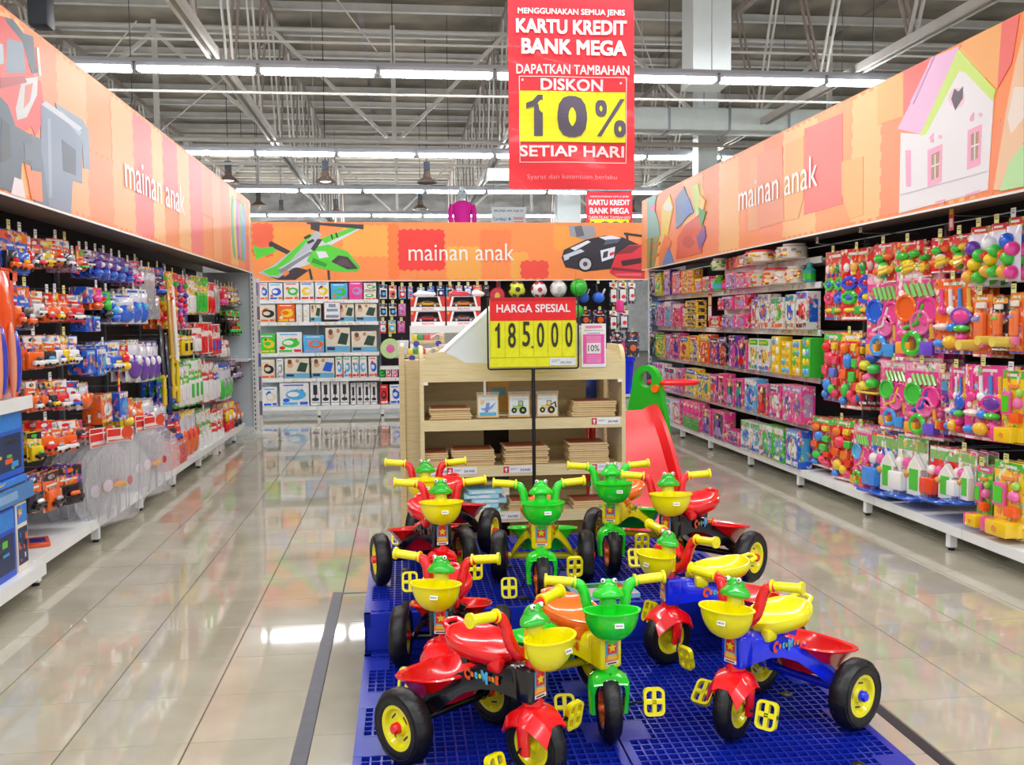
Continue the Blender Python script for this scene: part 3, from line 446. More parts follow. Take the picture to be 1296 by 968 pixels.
# lengthwise trusses
def truss_y(X,lab):
    t=thing('roof_truss',lab,'truss',(X,0,0),kind='structure')
    m=MB(); m.b2((-.05,6,6.62),(.05,39,6.74)); obj('top_chord',m,BRN,t)
    m=MB()
    for d in (-.05,.05): m.b2((d-.02,6,4.5),(d+.02,39,4.6))
    obj('bottom_chord',m,STEEL,t)
    y=7.2; k=0
    wm=MB()
    for d in (-.04,.04): wm.bar((d,0,4.58),(d,0,6.65),.03,.04)
    wv=wm.mesh('web_bar',STEEL); dm=MB()
    for d in (-.04,.04): dm.bar((d,0,6.65),(d,.9,4.58),.03,.035)
    wd=dm.mesh('web_bar',STEEL); em=MB()
    for d in (-.04,.04): em.bar((d,0,4.58),(d,.9,6.65),.03,.035)
    we=em.mesh('web_bar',BRN)
    while y<38: link('web_bar',wd,t,(0,y,0)); link('web_bar',we,t,(0,y+.9,0)); y+=2.4
truss_y(-6.15,'lengthwise lattice roof truss above the far left of the hall'); truss_y(-2.15,'lengthwise lattice roof truss above the left aisle'); truss_y(1.9,'lengthwise lattice roof truss behind the big red banner'); truss_y(5.9,'lengthwise lattice roof truss above the dollhouse banner on the right')
for Y,lab in ((16.9,'nearer crosswise truss of steel tubes under the roof'),(28.5,'farther crosswise truss of steel tubes under the roof')):
    t=thing('cross_truss',lab,'truss',(0,Y,0),kind='structure')
    m=MB(); m.tube([(-10,0,4.52),(11,0,4.52)],.04); obj('bottom_chord',m,STEEL,t)
    m=MB(); m.tube([(-10,0,6.4),(11,0,6.4)],.04); obj('top_chord',m,STEEL,t)
    for x in (-8.1,-4.07,-.07,3.95,7.9):
        m=MB(); m.bar((x,0,4.5),(x,0,6.5),.08); obj('vertical_bar',m,STEEL,t)
    for a,b in (((-4.07,6.3),(-2.15,4.6)),((-2.15,6.4),(-.2,4.6)),((1.9,6.4),(.06,4.6)),((-4.07,6.3),(-6.15,4.6)),((-8.1,6.3),(-6.2,4.6)),((3.95,6.3),(2,4.6)),((3.95,6.3),(5.9,4.6)),((7.9,6.3),(6,4.6))):
        m=MB(); m.bar((a[0],0,a[1]),(b[0],0,b[1]),.075,.06); obj('diagonal_bar',m,STEEL,t)
for k,(Y,z,r,lab) in enumerate(((9.0,4.72,.018,'thin grey conduit nearest the camera under the roof'),(12.6,4.32,.018,'white cable channel just behind the nearest tube row'),(14.3,5.45,.02,'thin grey conduit high between the first two tube rows'),(19.6,4.55,.03,'white cable channel behind the second tube row'))):
    m=MB(); m.tube([(-9,Y,z),(10,Y,z)],r); tag(obj('conduit',m,STEEL),lab,'pipe',kind='structure')
wires=[(-4.6,13,4.5),(-3.7,14,4.5),(-2.7,17,4.5),(-1.2,16,4.5),(-.05,11.8,4.45),(.9,17.4,4.45),(-2.9,20,4.2),(3.4,11.8,4.45),(4.9,15,4.8),(6.2,12,4.45)]
for x,y,z in wires:
    m=MB(); m.tube([(0,0,0),(0,0,6.95-z)],.006,5); tag(obj('hanging_wire',m,mat('dark_wire','4a4650',.5),loc=(x,y,z)),'thin dark steel wire hanging from the roof','wire',group='roof wires',kind='structure')
rods=[((-3.3,15,6.2),(-2.15,12,4.7)),((-4.6,18,4.6),(-2.1,16,5.9)),((-1.9,11,6.6),(-.3,14.5,5.4)),((2.9,13,6.5),(4.6,16,4.9)),((-5.6,16,4.4),(-3.6,14,5.6))]
for a,b in rods:
    m=MB(); m.tube([a,b],.012,6); tag(obj('tie_rod',m,STEEL),'thin steel tie rod crossing below the roof','rod',group='roof tie rods',kind='structure')
m=MB(); m.b2((5.42,16.9,0),(5.78,17.25,7)); tag(obj('column',m,mat('white_column','dfe6e4',.55,mottle=.03)),'tall white square column rising behind the duct','column',kind='structure')
m=MB(); m.b2((3.9,12.4,4.5),(4.42,12.9,7)); tag(obj('column',m,MATS['white_column']),'broad white boxed column end above the nearest tube row','column',kind='structure')
m=MB(); m.b2((4.0,24,0),(4.6,24.5,7)); tag(obj('column',m,MATS['white_column']),'white column far behind the small red banner','column',kind='structure')
t=thing('air_duct','white rectangular air duct strapped under the roof on the right','duct',(0,0,0),kind='structure')
m=MB(); m.rbox((6.2,15.2,4.58),(6.4,.45,.36),.03); obj('duct_body',m,mat('white_duct','d3dcd8',.5,mottle=.06),t)
for x in (4.3,5.3,6.3,7.3):
    m=MB(); m.b2((x,14.96,4.38),(x+.04,15.44,4.78)); m.bar((x+.02,15.2,4.78),(x+.02,15.2,6.9),.01); obj('strap',m,GREY_MET,t)
t=thing('air_duct','short white air duct left behind the big red banner','duct',(0,0,0),kind='structure')
m=MB(); m.rbox((2.6,18,4.1),(1.9,.4,.24),.03); obj('duct_body',m,MATS['white_duct'],t)
# tube light rows
EM=mat('tube_glow','fbfdff',.3,emit=TUBE_E); HOUS=mat('lamp_housing','c6cad2',.4)
tm=MB(); 
for d in (-.05,.05): tm.tube([(-.66,d,0),(-.65,d,0),(.65,d,0),(.66,d,0)],[.014,.028,.028,.014],8)  # tubes widened so their shape takes in some of the bloom
tme=tm.mesh('tube_pair',EM)
hm=MB(); hm.box((0,0,.055),(1.38,.14,.05)); hm.box((-.69,0,.02),(.025,.13,.08)); hm.box((.69,0,.02),(.025,.13,.08)); hme=hm.mesh('housing',HOUS)
rn=random.Random(1)
RW=[(11.8,-8.05,13,4.38,'nearest'),(17.4,-7.5,12,4.37,'second'),(22.1,-8.65,13,4.35,'third'),(26.8,-8.6,13,4.31,'farthest')]
for Y,x0,n,z,nm in RW:
    rail=MB(); rail.b2((x0-.7,Y-.03,z+.085),(x0+1.42*n,Y+.03,z+.13)); 
    for hx in (x0+.5,x0+6,x0+12,x0+16.5): rail.b2((hx,Y-.005,z+.13),(hx+.01,Y+.005,6.98))
    tag(obj('lamp_rail',rail,HOUS),'long white rail carrying the %s row of tube lamps'%nm,'rail')
    for k in range(n):
        o=thing('tube_lamp','glowing twin tube lamp in the %s row, %s from the left end'%(nm,ORD[k]),'lamp',(x0+.72+1.42*k-.71,Y,z),0,'tube lamps')
        link('tubes',tme,o); link('housing',hme,o)
# pendant high-bay lamps
lm=MB(); lm.lathe([(.04,.26),(.06,.24),(.08,.12),(.20,.02),(.21,0),(.195,0),(.07,.11),(0,.12)],16)
sh=lm.mesh('lamp_shade',mat('bronze_shade','a08c80',.35,metal=.5)); gm=MB(); gm.box((0,0,.33),(.12,.12,.16)); gme=gm.mesh('ballast',mat('ballast_grey','4c5668',.5))
cm=MB(); cm.tube([(0,0,.4),(0,0,2.95)],.008,5); cme=cm.mesh('cord',MATS['dark_wire'])
bm_=MB(); bm_.ell((0,0,.04),(.12,.12,.04)); bl=bm_.mesh('bulb',mat('bulb_glow','ffe9e0',.3,emit=5)); bo=bm_.mesh('bulb',mat('bulb_dark','8a8a88',.3))
for x,y,z,lit,lab in ((-3.45,20,4.25,1,'lit bronze high-bay lamp above the far end of the left banner'),(-1.43,19,4.1,1,'lit bronze high-bay lamp between the second and third tube rows'),(.55,19,4.1,0,'unlit high-bay lamp above the helicopter banner, left of the mannequin'),(-3.87,27,4.6,0,'unlit high-bay lamp at the far left, upper of a close pair'),(-3.5,29,4.6,0,'unlit high-bay lamp at the far left, lower of a close pair'),(-1.83,28,4.5,0,'unlit high-bay lamp far back, above the helicopter rotor'),(.56,26,4.4,0,'unlit high-bay lamp far back, left of the mannequin head'),(6.68,27,4.4,0,'unlit high-bay lamp far back beside the small red banner')):
    o=thing('pendant_lamp',lab,'lamp',(x,y,z)); link('lamp_shade',sh,o); link('ballast',gme,o); link('cord',cme,o); link('bulb',bl if lit else bo,o)
m=MB(); m.rbox((0,0,0),(.17,.2,.5),.02); m.bar((0,0,.25),(0,0,2.7),.02); tag(obj('loudspeaker',m,mat('navy_speaker','20242e',.5),loc=(-3.13,9,4.26)),'dark box loudspeaker hanging under the roof at the upper left','loudspeaker')

# ================================================ SHELVING
HOOK=mat('hook_wire','c9ccd2',.3,metal=.8)
hk=MB(); hk.tube([(0,0,0),(0,-.42,0),(0,-.44,.012)],.003,5); hook_me=hk.mesh('hook',HOOK)
tags={}
for nm,c in (('w','e8e8e8'),('y','e6e38a'),('r','e23030')):
    q=MB(); q.box((0,-.445,.03),(.04,.003,.05),c); q.box((0,-.447,.03),(.026,.001,.006),'555560'); q.box((0,-.447,.043),(.03,.001,.004),'777780'); tags[nm]=q.mesh('price_tag',PRINT)
q=MB(); q.box((0,-.447,.0),(.05,.003,.17),'e8262c'); q.box((0,-.449,.03),(.034,.001,.045),'f2d24a'); q.box((0,-.449,-.04),(.03,.001,.05),'f4c8c8'); flag_me=q.mesh('price_flag',PRINT)
BAYS=[]
def bay(side,y0,y1,label,shelves=(),peg=True,depth=.5,topz=2.0):
    """one gondola bay; local frame: x along the aisle, front faces -y"""
    L=y1-y0
    if side=='L': loc=(-1.93-depth,(y0+y1)/2,0); rz=PI/2
    elif side=='R': loc=(3.18+depth,(y0+y1)/2,0); rz=-PI/2
    else: loc=((y0+y1)/2,14.45,0); rz=0
    t=thing('shelving_bay',label,'shelving',loc,rz)
    m=MB(); m.b2((-L/2+.002,-.0,.1),(L/2-.002,.02,topz)); obj('back_panel',m,DARK if peg else PANEL,t)
    m=MB(); m.b2((-L/2+.003,-depth,.135),(L/2-.003,-.01,.155)); m.b2((-L/2+.003,-depth-.004,.10),(L/2-.003,-depth+.016,.157)); obj('base_shelf',m,WHITE_MET,t)
    for sx in ((-L/2+.18,) if side=='L' else (L/2-.15,) if side=='R' else (-L/2+.03,)):
        m=MB(); m.b2((sx-.022,-depth+.005,.02),(sx+.022,-depth+.05,.12)); m.b2((sx-.015,-depth+.01,.085),(sx+.015,-.02,.12)); obj('foot',m,WHITE_MET,t)
        m=MB(); m.lathe([(.02,0),(.02,.012),(.01,.014),(.01,.03)],10,M=Matrix.Translation((sx,-depth+.028,0))); obj('foot_pad',m,BLACKP,t)
    m=MB(); m.b2((-L/2-.015,-.03,.05),(-L/2+.015,.0,topz))
    obj('upright',m,WHITE_MET if not peg else GREY_MET,t)
    for (z,d,a,b) in shelves:
        m=MB(); m.b2((a*L+.004,-d,z-.03),(b*L-.004,-.005,z-.01)); m.b2((a*L+.004,-d-.006,z-.048),(b*L-.004,-d+.006,z+.002)); s=obj('shelf',m,WHITE_MET,t)
        q=MB(); x=a*L+.05
        while x<b*L-.1:
            if rnb.random()<.6: q.box((x+.03,-d-.0075,z-.024),(.06,.002,.026),rnb.choice(['ece9b0','f0f0ee','f4f4f4','f4f4f4'])); q.box((x+.006,-d-.009,z-.024),(.010,.002,.022),'e8a0a0')
            x+=rnb.choice([.1,.13,.17])
        if q.v: obj('price_labels',q,PRINT,s)['kind']='stuff'
    BAYS.append((side,y0,y1,t)); return t
rnb=random.Random(7)
PL='peg hook shelving bay of the left aisle wall, %s from the camera'
lb=[2.98,4.0,5.02,6.02,7.03,8.05,9.08,10.1,11.0,11.8]
for k in range(1,len(lb)-1): bay('L',lb[k],lb[k+1],'white-based dark shelving bay with peg hooks, left wall, %s from the camera'%ORD[k-1])
rb=[3.0,4.0,5.02,6.03,7.15,8.25,9.4,10.4,11.2,11.97]
for k in range(1,len(rb)-1):
    y0,y1=rb[k],rb[k+1]
    if y1<7.2: bay('R',y0,y1,'dark shelving bay with peg hooks, right wall, %s from the camera'%ORD[k-1])
    else:
        sh=[(1.66,.38,-.5,.5),(1.28,.38,-.5,.5),(.90,.38,-.5,.5),(.52,.42,-.5,.5)]
        if y1<9.5: sh.append((1.86,.38,-.5,.5))
        if 8.0<y0<9: sh.append((1.46,.38,-.5,.5))
        bay('R',y0,y1,'white shelving bay with packed shelves, right wall, %s from its near end'%ORD[k-4],sh)
bb=[-2.1,-1.25,-.33,.58,1.5,2.42,3.34]
for k in range(6):
    sh=()
    if k<2: sh=[(1.70,.45,-.5,.5),(1.38,.45,-.5,.5),(.93,.45,-.5,.5),(.56,.45,-.5,.5)]
    if k==2: sh=[(.72,.45,-.5,.5),(.55,.45,-.5,.5)]
    bay('B',bb[k],bb[k+1],'shelving bay of the back wall, %s from the left'%ORD[k],sh,peg=(k>=2))
# side panels and uprights at the aisle ends
t=thing('end_panel','pale blue side panel closing the far end of the left wall','panel',(-1.8,11.86,0))
m=MB(); m.b2((-.62,0,.1),(0,.025,1.99)); obj('panel_sheet',m,PANEL,t)
def slotted(x,y,z0,z1):
    m=MB(); m.b2((x-.02,y-.02,z0),(x+.02,y+.02,z1)); o=obj('upright',m,WHITE_MET,t)
    q=MB(); z=z0+.05
    while z<z1-.04: q.b2((x-.006,y-.0215,z),(x+.006,y-.0205,z+.03),'303038'); z+=.055
    obj('slots',q,PRINT,o)['kind']='stuff'
slotted(0.0,-.02,.02,1.99); m=MB(); m.b2((-.30,-.35,.93),(-.02,-.0,.945)); m.b2((-.30,-.36,.92),(-.02,-.345,.95)); obj('bracket_shelf',m,WHITE_MET,t)
t=thing('end_panel','slim white slotted upright closing the far end of the right wall','panel',(3.2,12.0,0))
m=MB(); m.b2((0,0,.1),(.5,.025,2.0)); obj('panel_sheet',m,PANEL,t); slotted(0.0,-.02,.02,2.0)
t=thing('clip_rack','slim white rack of small packs at the left corner','rack',(-1.83,12.35,0))
m=MB(); m.b2((-.02,-.16,0),(.02,-.12,1.95)); m.b2((-.02,.12,0),(.02,.16,1.95)); obj('upright',m,WHITE_MET,t)
for z in (.18,.5,.8,1.1,1.4,1.7): m=MB(); m.b2((-.07,-.14,z),(.03,.14,z+.015)); obj('shelf',m,WHITE_MET,t)
rn=random.Random(3)
for k,z in enumerate((.18,.5,.8,1.1,1.4,1.7)):
    for j in range(2):
        m=MB(); c=rn.choice('ppblk'); m.b2((-.04,-.055,0),(.02,.055,.17),c); m.b2((-.03,-.057,.05),(.01,-.055,.13),'w')
        tag(obj('small_pack',m,PRINT,loc=(-1.83,12.29+j*.12-.0,z+.0155)),'small %s pack in the slim corner rack, %s shelf from below'%(CN[c],ORD[k]),'pack','packs in the corner rack')
# ---------------- printed fascias
def teeth(x0,z0,x1,z1,n=.05):
    pts=[]; 
    def side(ax,az,bx,bz):
        L=math.hypot(bx-ax,bz-az); k=max(2,int(L/n)); dx,dz=(bx-ax)/k,(bz-az)/k; nx,nz=dz/math.hypot(dx,dz)*.016,-dx/math.hypot(dx,dz)*.016
        for i in range(k):
            o=1 if i%2 else 0
            pts.append((ax+dx*i+nx*o,az+dz*i+nz*o)); pts.append((ax+dx*(i+1)+nx*o,az+dz*(i+1)+nz*o))
    side(x0,z0,x1,z0); side(x1,z0,x1,z1); side(x1,z1,x0,z1); side(x0,z1,x0,z0); return pts
FASC=mat('fascia_print',attr=True,rough=.42,coat=0,spec=.7)
def fascia(name,label,loc,rz,L,z0,z1,sign,arts,text,bands,panels,depth=.3):
    """local x runs 0..L; sign maps world coordinate of the art onto local x"""
    t=thing(name,label,'sign',loc,rz); h=z1-z0
    k=0; w=L/panels
    for i in range(panels):
        m=MB(); m.b2((i*w+.001,0,z0),((i+1)*w-.001,.02,z1),'fb9048'); obj('panel',m,FASC,t)
    m=MB(); m.b2((0,.02,z0+.0),(L,depth,z0+.03)); obj('soffit',m,mat('soffit','6a5e58',.6,mottle=.1),t)
    m=MB(); m.b2((0,.02,z1-.02),(L,depth+.3,z1)); m.b2((0,depth+.28,z0),(L,depth+.3,z1-.02)); obj('box_frame',m,DARK,t)
    m=MB(); m.b2((0,-.004,z0-.012),(L,.0,z0)); obj('edge_strip',m,WHITE_MET,t)
    m=MB(); y=-.0005
    for (c,x0,x1,a,b) in bands: m.prism(teeth(max(x0,.02),z0+.005+a*(h-.01)+(.018 if a>0 else .017),min(x1,L-.02),z0+b*(h-.01)-(.018)),y,0,c); y-=.0001
    obj('mat_print',m,FASC,t)
    m=MB(); y=-.0032
    for c,p in arts:
        m.prism([(min(max(sign(a),.003),L-.003),min(max(b,z0+.003),z1-.003)) for a,b in p],y,0.0,c.lstrip('#')); y-=.00012
    obj('printed_picture',m,FASC,t)
    m=MB(); put_text(m,*text); obj('lettering',m,mat('white_lettering','fbf3ee',.3),t)
    return t
def rband(seed,L,cols,wmin=.25,wmax=.5,z=((0,1),)):
    rn=random.Random(seed); x=0; out=[]; last=None
    while x<L:
        w=rn.uniform(wmin,wmax); c=rn.choice([q for q in cols if q!=last]); last=c
        a,b=rn.choice(z); out.append((c,x,x+w,a,b)); x+=w
    return out
OC=['fbbd74','f98c54','f4706a','fba868']
LL=11.85-3.2
fascia('fascia_sign','long orange printed sign with toy truck above the left shelves',(-1.8,3.2,0),PI/2,LL,1.99,2.85,lambda a:a-3.2,ART_LEFT+[(c,[(11.0+k*.13+.11*math.cos(q*PI/6)*1.2-.35,2.42+.34*math.sin(q*PI/6)) for q in range(12)]) for k,c in enumerate(['#60c8a8','#f2d040','#9a70c8','#f07ab0','#70c860','#7ab0e8'])],('mainan anak',7.41-3.2,2.40,1.72,.23,-.0085,None),
 rband(11,LL,OC,.3,.6,((0,1),(0,1),(.45,1),(0,.5))),8)
LR=12.0-3.2
# right wall faces -x : local x = 12.0 - Y
fascia('fascia_sign','long orange printed sign with white dollhouse above the right shelves',(3.1,12.0,0),-PI/2,LR,2.01,2.89,lambda a:12.0-a,ART_RIGHT,('mainan anak',12-7.62,2.475,1.66,.24,-.0095,None),
 rband(5,LR,OC[:2]+['f59a58'],.35,.7,((0,1),(0,1),(.4,1),(0,.45))),8)
LB=3.14+2.12
bnd=[('f79a3c',.25,.9,.0,.95),('f7ab48',1.3,1.95,.4,.97),('f97c34',1.95,2.1,0,1),('f4342c',2.10,2.76,.16,.90),('f7ab48',2.80,3.3,.0,.6),('f5803f',3.3,3.75,.3,.9),('f7ab48',3.75,4.0,.0,.5),('f7a040',4.4,4.9,.5,.97),('f0603a',.0,.3,.4,1),('f04a38',3.9,4.3,.0,.35)]
fascia('fascia_sign','orange printed sign with green helicopter and police car across the back',(-2.12,14.0,0),0,5.9,1.975,2.82,lambda a:a+2.12,ART_BACK,('mainan anak',.9+2.12,2.385,1.56,.25,-.0095,None),bnd,5)
# ================================================ PRODUCTS
def PB(): m=MB(); return m
def disc(m,u,v,r,y,d,c,n=12,rv=None):
    rv=rv or r; m.prism([(u+r*math.cos(2*PI*k/n),v+rv*math.sin(2*PI*k/n)) for k in range(n)],y,y+d,c)
def dome(m,u,v,r,y,c,rv=None,dep=None): m.ell((u,y,v),(r,dep or r*.8,rv or r),8,6,c)
def cap(m,a,b,r,y,c): m.tube([(a[0],y,a[1]),(b[0],y,b[1])],r,6,c)
def lozenge(m,w,h,d,c,n=7,k=9,jit=0,rn=None,z0=0,y0=0):
    """pillow bag front and back"""
    for s in (1,-1):
        R=[]
        for j in range(k):
            q=j/(k-1); row=[]
            for i in range(n):
                p=i/(n-1); bul=(math.sin(PI*p)**.6)*(math.sin(PI*min(1,q*1.0))**.5)
                row.append(((p-.5)*w*(1-.06*math.sin(PI*q)),y0-s*(d/2*bul+ (rn.uniform(-1,1)*jit*bul if rn else 0)),z0+q*h))
            R.append(row if s>0 else row[::-1])
        m.grid(R,c)
_pm={}
def pack_mesh(typ,cols,w,h,seed):
    key=(typ,cols,round(w,2),round(h,2),seed)
    if key in _pm: return _pm[key]
    rn=random.Random(seed); m=PB(); C=[cc(c) for c in cols]+[cc(cols[-1])]*3; T=.004
    yf=-T
    if typ in('card','cardf','bub','shapes','gun'):
        m.rbox((0,-T/2,h/2),(w,T,h),.0015,1,C[0])
        m.prism([(-w*.48,h*.97),(w*.48,h*.97),(w*.48,h*.72),(-w*.48,h*.80)],yf-.0006,yf,C[1])
        disc(m,0,h*.86,w*.2,yf-.0012,.0008,C[2],10,h*.06)
        m.b2((-w*.3,yf-.0012,h*.62),(w*.35,yf,h*.67),'w')
        for k in range(3): disc(m,rn.uniform(-.3,.3)*w,rn.uniform(.35,.65)*h,w*.14,yf-.001,.001,rn.choice(C),8)
        m.mi=1
        if typ=='card':
            m.rbox((0,yf-.013,h*.28),(w*.84,.026,h*.5),.012,2,rn.choice(['2c2c38','4a4a58',C[0],C[1],'b8b8c4']))
            m.rbox((0,yf-.042,h*.20),(w*.66,.026,h*.15),.01,2,C[1]); m.rbox((w*.03,yf-.042,h*.31),(w*.36,.022,h*.12),.01,1,C[2])
            for s in(-1,1): disc(m,s*w*.2,h*.13,h*.045,yf-.058,.008,'k',8)
        elif typ=='cardf':
            m.rbox((0,yf-.01,h*.38),(w*.7,.02,h*.5),.006,1,C[1]); disc(m,w*.05,h*.36,w*.24,yf-.026,.008,C[2],8)
        elif typ=='bub':
            m.ell((0,yf-.02,h*.52),(w*.34,.03,h*.2),10,6,C[1]); m.ell((w*.1,yf-.035,h*.5),(w*.17,.03,h*.12),8,6,C[2]); m.ell((-w*.05,yf-.02,h*.2),(w*.3,.035,h*.17),10,6,C[0])
        elif typ=='shapes':
            for k in range(9): dome(m,rn.uniform(-.3,.3)*w,(.08+.09*k)*h,w*.2,yf-.008,rn.choice(C[:4]),h*.05,.03)
        elif typ=='gun':
            m.rbox((0,yf-.015,h*.3),(w*.6,.03,h*.52),.01,2,C[1] if C[1]!=cc('k') else C[0]); m.rbox((w*.05,yf-.034,h*.33),(w*.2,.01,h*.3),.004,1,C[2])
            for k in range(5): dome(m,-w*.42,h*(.1+k*.17),w*.07,yf-.01,'w')
    elif typ in('box','bx','bxs','bxt','bxb','mat','pump','egg','grid','doll','st','st4'):
        d=min(.12,max(.05,w*.8)) if typ!='bxb' and typ!='mat' else .12
        n=1
        if typ=='st': n=3
        if typ=='st4': n=4
        for q in range(n):
            hz=h/n; m.rbox((0,-d/2,hz*(q+.5)),(w*.97,d,hz*.98),.003,1,C[0])
            if n>1:
                m.b2((-w*.3,-d-.001,hz*(q+.35)),(w*.2,-d,hz*(q+.6)),C[1]); m.b2((-w*.44,-d-.001,hz*(q+.86)),(w*.44,-d,hz*(q+.9)),'c83a20')
        y=-d
        if n>1: pass
        elif typ=='mat':
            m.b2((-w*.47,y-.001,h*.03),(w*.47,y,h*.26),'6ab4dc'); m.b2((-w*.42,y-.0016,h*.1),(-w*.12,y,h*.22),'2c3444')
            a=.08; m.prism([(-w*.02,h*.36),(w*.34,h*.30),(w*.44,h*.74),(w*.14,h*.80)],y-.0016,y,C[1])
            disc(m,-w*.28,h*.82,w*.09,y-.0016,.001,'7a4a38',9,h*.12); m.ell((-w*.26,y,h*.66),(w*.13,.001,h*.14),8,4,'d8a888'); disc(m,w*.02,h*.86,w*.07,y-.0016,.001,'c08860',8,h*.09)
        elif typ=='pump':
            m.b2((-w*.2,y-.001,h*.42),(w*.2,y,h*.84),'2c2438'); m.b2((-w*.2,y-.0015,h*.8),(w*.2,y,h*.86),'d8dce4'); disc(m,0,h*.24,w*.36,y-.001,.001,'2c2c3c',10,h*.07); m.b2((-w*.05,y-.001,h*.26),(w*.05,y,h*.44),'2c2c3c'); m.b2((-w*.4,y-.001,h*.1),(w*.4,y,h*.12),'2c2c3c'); m.b2((-w*.3,y-.001,h*.92),(w*.2,y,h*.95),'2c2c3c')
        elif typ=='egg':
            for j in range(4):
                for i in range(2):
                    u=(-.22+.44*i)*w; v=(.14+.24*j)*h; k=rn.choice([C[1],'f0c020','e8b820','6aa8e0','e8e8d8']); m.mi=1; m.ell((u,y,v),(w*.19,.012,h*.1),8,4,k); m.mi=0
        elif typ=='grid':
            m.b2((-w*.48,y-.004,h*.02),(w*.48,y,h*.42),'2a7a2a')
            m.mi=1
            for j in range(5):
                for i in range(6): m.rbox(((i-2.5)*w*.155,y-.004,h*(.06+.075*j)),(w*.13,.012,h*.055),.004,1,'38b838')
            for i in range(4): m.ell(((i-1.5)*w*.23,y-.005,h*.7),(w*.09,.02,h*.16),8,5,C[0]); m.ell(((i-1.5)*w*.23,y-.01,h*.84),(w*.06,.015,h*.06),8,4,'f0c8b0')
            m.mi=0
        elif typ=='doll':
            m.b2((-w*.38,y-.001,h*.08),(w*.38,y,h*.9),'3a3040'); m.mi=1
            m.ell((0,y-.008,h*.78),(w*.11,.012,h*.07),8,5,'f0c8a8'); m.ell((0,y-.004,h*.80),(w*.17,.01,h*.1),8,5,rn.choice(['e8c050','5a3020'])); m.rbox((0,y-.01,h*.56),(w*.26,.016,h*.24),.005,1,C[1]); m.prism([(-w*.1,h*.45),(w*.1,h*.45),(w*.3,h*.14),(-w*.3,h*.14)],y-.014,y,C[2]); m.mi=0
            m.b2((-w*.47,y-.0015,h*.01),(w*.47,y,h*.08),C[1])
        else:
            m.b2((-w*.47,y-.001,h*.80),(w*.47,y,h*.97),C[1] if typ!='bxb' else C[0])
            k=rn.random(); c2=C[1] if typ=='bxb' else C[2]
            [disc(m,rn.uniform(-.34,.34)*w,rn.uniform(.24,.74)*h,w*rn.uniform(.06,.13),y-.0012,.001,rn.choice(C[1:]+['d8b898']),8,h*.09) for _ in range(4 if typ=='bxb' else 0)]; disc(m,rn.uniform(-.08,.1)*w,h*.48,w*.34,y-.0016,.001,c2,14,h*.22); disc(m,rn.uniform(-.08,.1)*w,h*.5,w*.2,y-.0022,.001,C[0] if typ=='bxb' else rn.choice(C),12,h*.11)
            m.b2((-w*.4,y-.0028,h*.06),(w*.1,y,h*.16),rn.choice(C[1:])); m.b2((w*.18,y-.0028,h*.06),(w*.44,y,h*.18),C[3] if len(cols)>3 else C[2])
            m.b2((-w*.36,y-.0034,h*.86),(w*.3,y,h*.91),'w' if C[0]!=cc('w') else C[2])
            if typ in('bxt','bx','bxs'):
                for q in range(7):
                    u,v=rn.uniform(-.38,.38)*w,rn.uniform(.18,.78)*h; disc(m,u,v,w*rn.uniform(.05,.12),y-.003-.0003*q,.001,rn.choice(C+['ffffff','f0c8b0','k']),7,h*rn.uniform(.03,.08))
                m.b2((w*.485,-d*.8,h*.2),(w*.487,-d*.2,h*.8),C[1]); m.b2((-w*.487,-d*.8,h*.2),(-w*.485,-d*.2,h*.8),C[1])
    elif typ=='jar':
        m.mi=1; r=w*.46; m.lathe([(r*.9,0),(r,.01),(r,h*.8),(r*.8,h*.86),(r*.8,h*.9)],14,'e8dcd0',M=Matrix.Translation((0,-r,0)))
        for q in range(14):
            a=rn.uniform(-PI,0); m.ell((r*.9*math.cos(a),-r+r*.9*math.sin(a),h*rn.uniform(.08,.72)),(r*.3,r*.25,h*.1),6,4,rn.choice(C[:4]))
        m.lathe([(r*.86,h*.88),(r*.86,h*.99),(r*.8,h)],14,rn.choice(['e8e8e8','e03030']),M=Matrix.Translation((0,-r,0)))
    elif typ=='bottle':
        m.mi=1; r=w*.45; m.lathe([(r*.9,0),(r,.01),(r,h*.6),(r*.5,h*.75),(r*.5,h*.98),(0,h)],12,C[0],M=Matrix.Translation((0,-r,0))); m.lathe([(r*1.02,h*.15),(r*1.02,h*.45)],12,C[1],M=Matrix.Translation((0,-r,0)),caps=False)
    elif typ in('foil','bag'):
        m.mi=2; lozenge(m,w,h*.9,.05,C[0] if typ=='foil' else 'd8d8e4',7,10,.008,rn); m.mi=0
        m.rbox((0,-.0,h*.92),(w*.86,.006,h*.16),.002,1,C[1]); m.b2((-w*.3,-.004,h*.89),(w*.3,-.003,h*.95),'w' if C[1]!=cc('w') else C[0])
        if typ=='bag':
            m.mi=2; m.ell((0,-.02,h*.34),(w*.42,.035,h*.3),10,8,C[0]); m.ell((w*.08,-.045,h*.5),(w*.16,.02,h*.12),8,5,C[2])
    elif typ=='snork':
        m.mi=1; m.ell((0,-.03,h*.3),(w*.46,.04,h*.27),12,8,C[0]); m.tube([(-w*.1,-.03,h*.4),(-w*.2,-.03,h*.95)],w*.1,7,C[1]); m.tube([(w*.3,-.03,h*.45),(w*.5,-.03,h*.72)],w*.07,6,'s')
    me=m.mesh('toy_pack',[(BUSYL if typ in('card','cardf','bub','box') else BUSY) if typ not in('mat','pump','st4','st','egg','bxb') else PRINT,SHINE,WRAP]); _pm[key]=me; return me
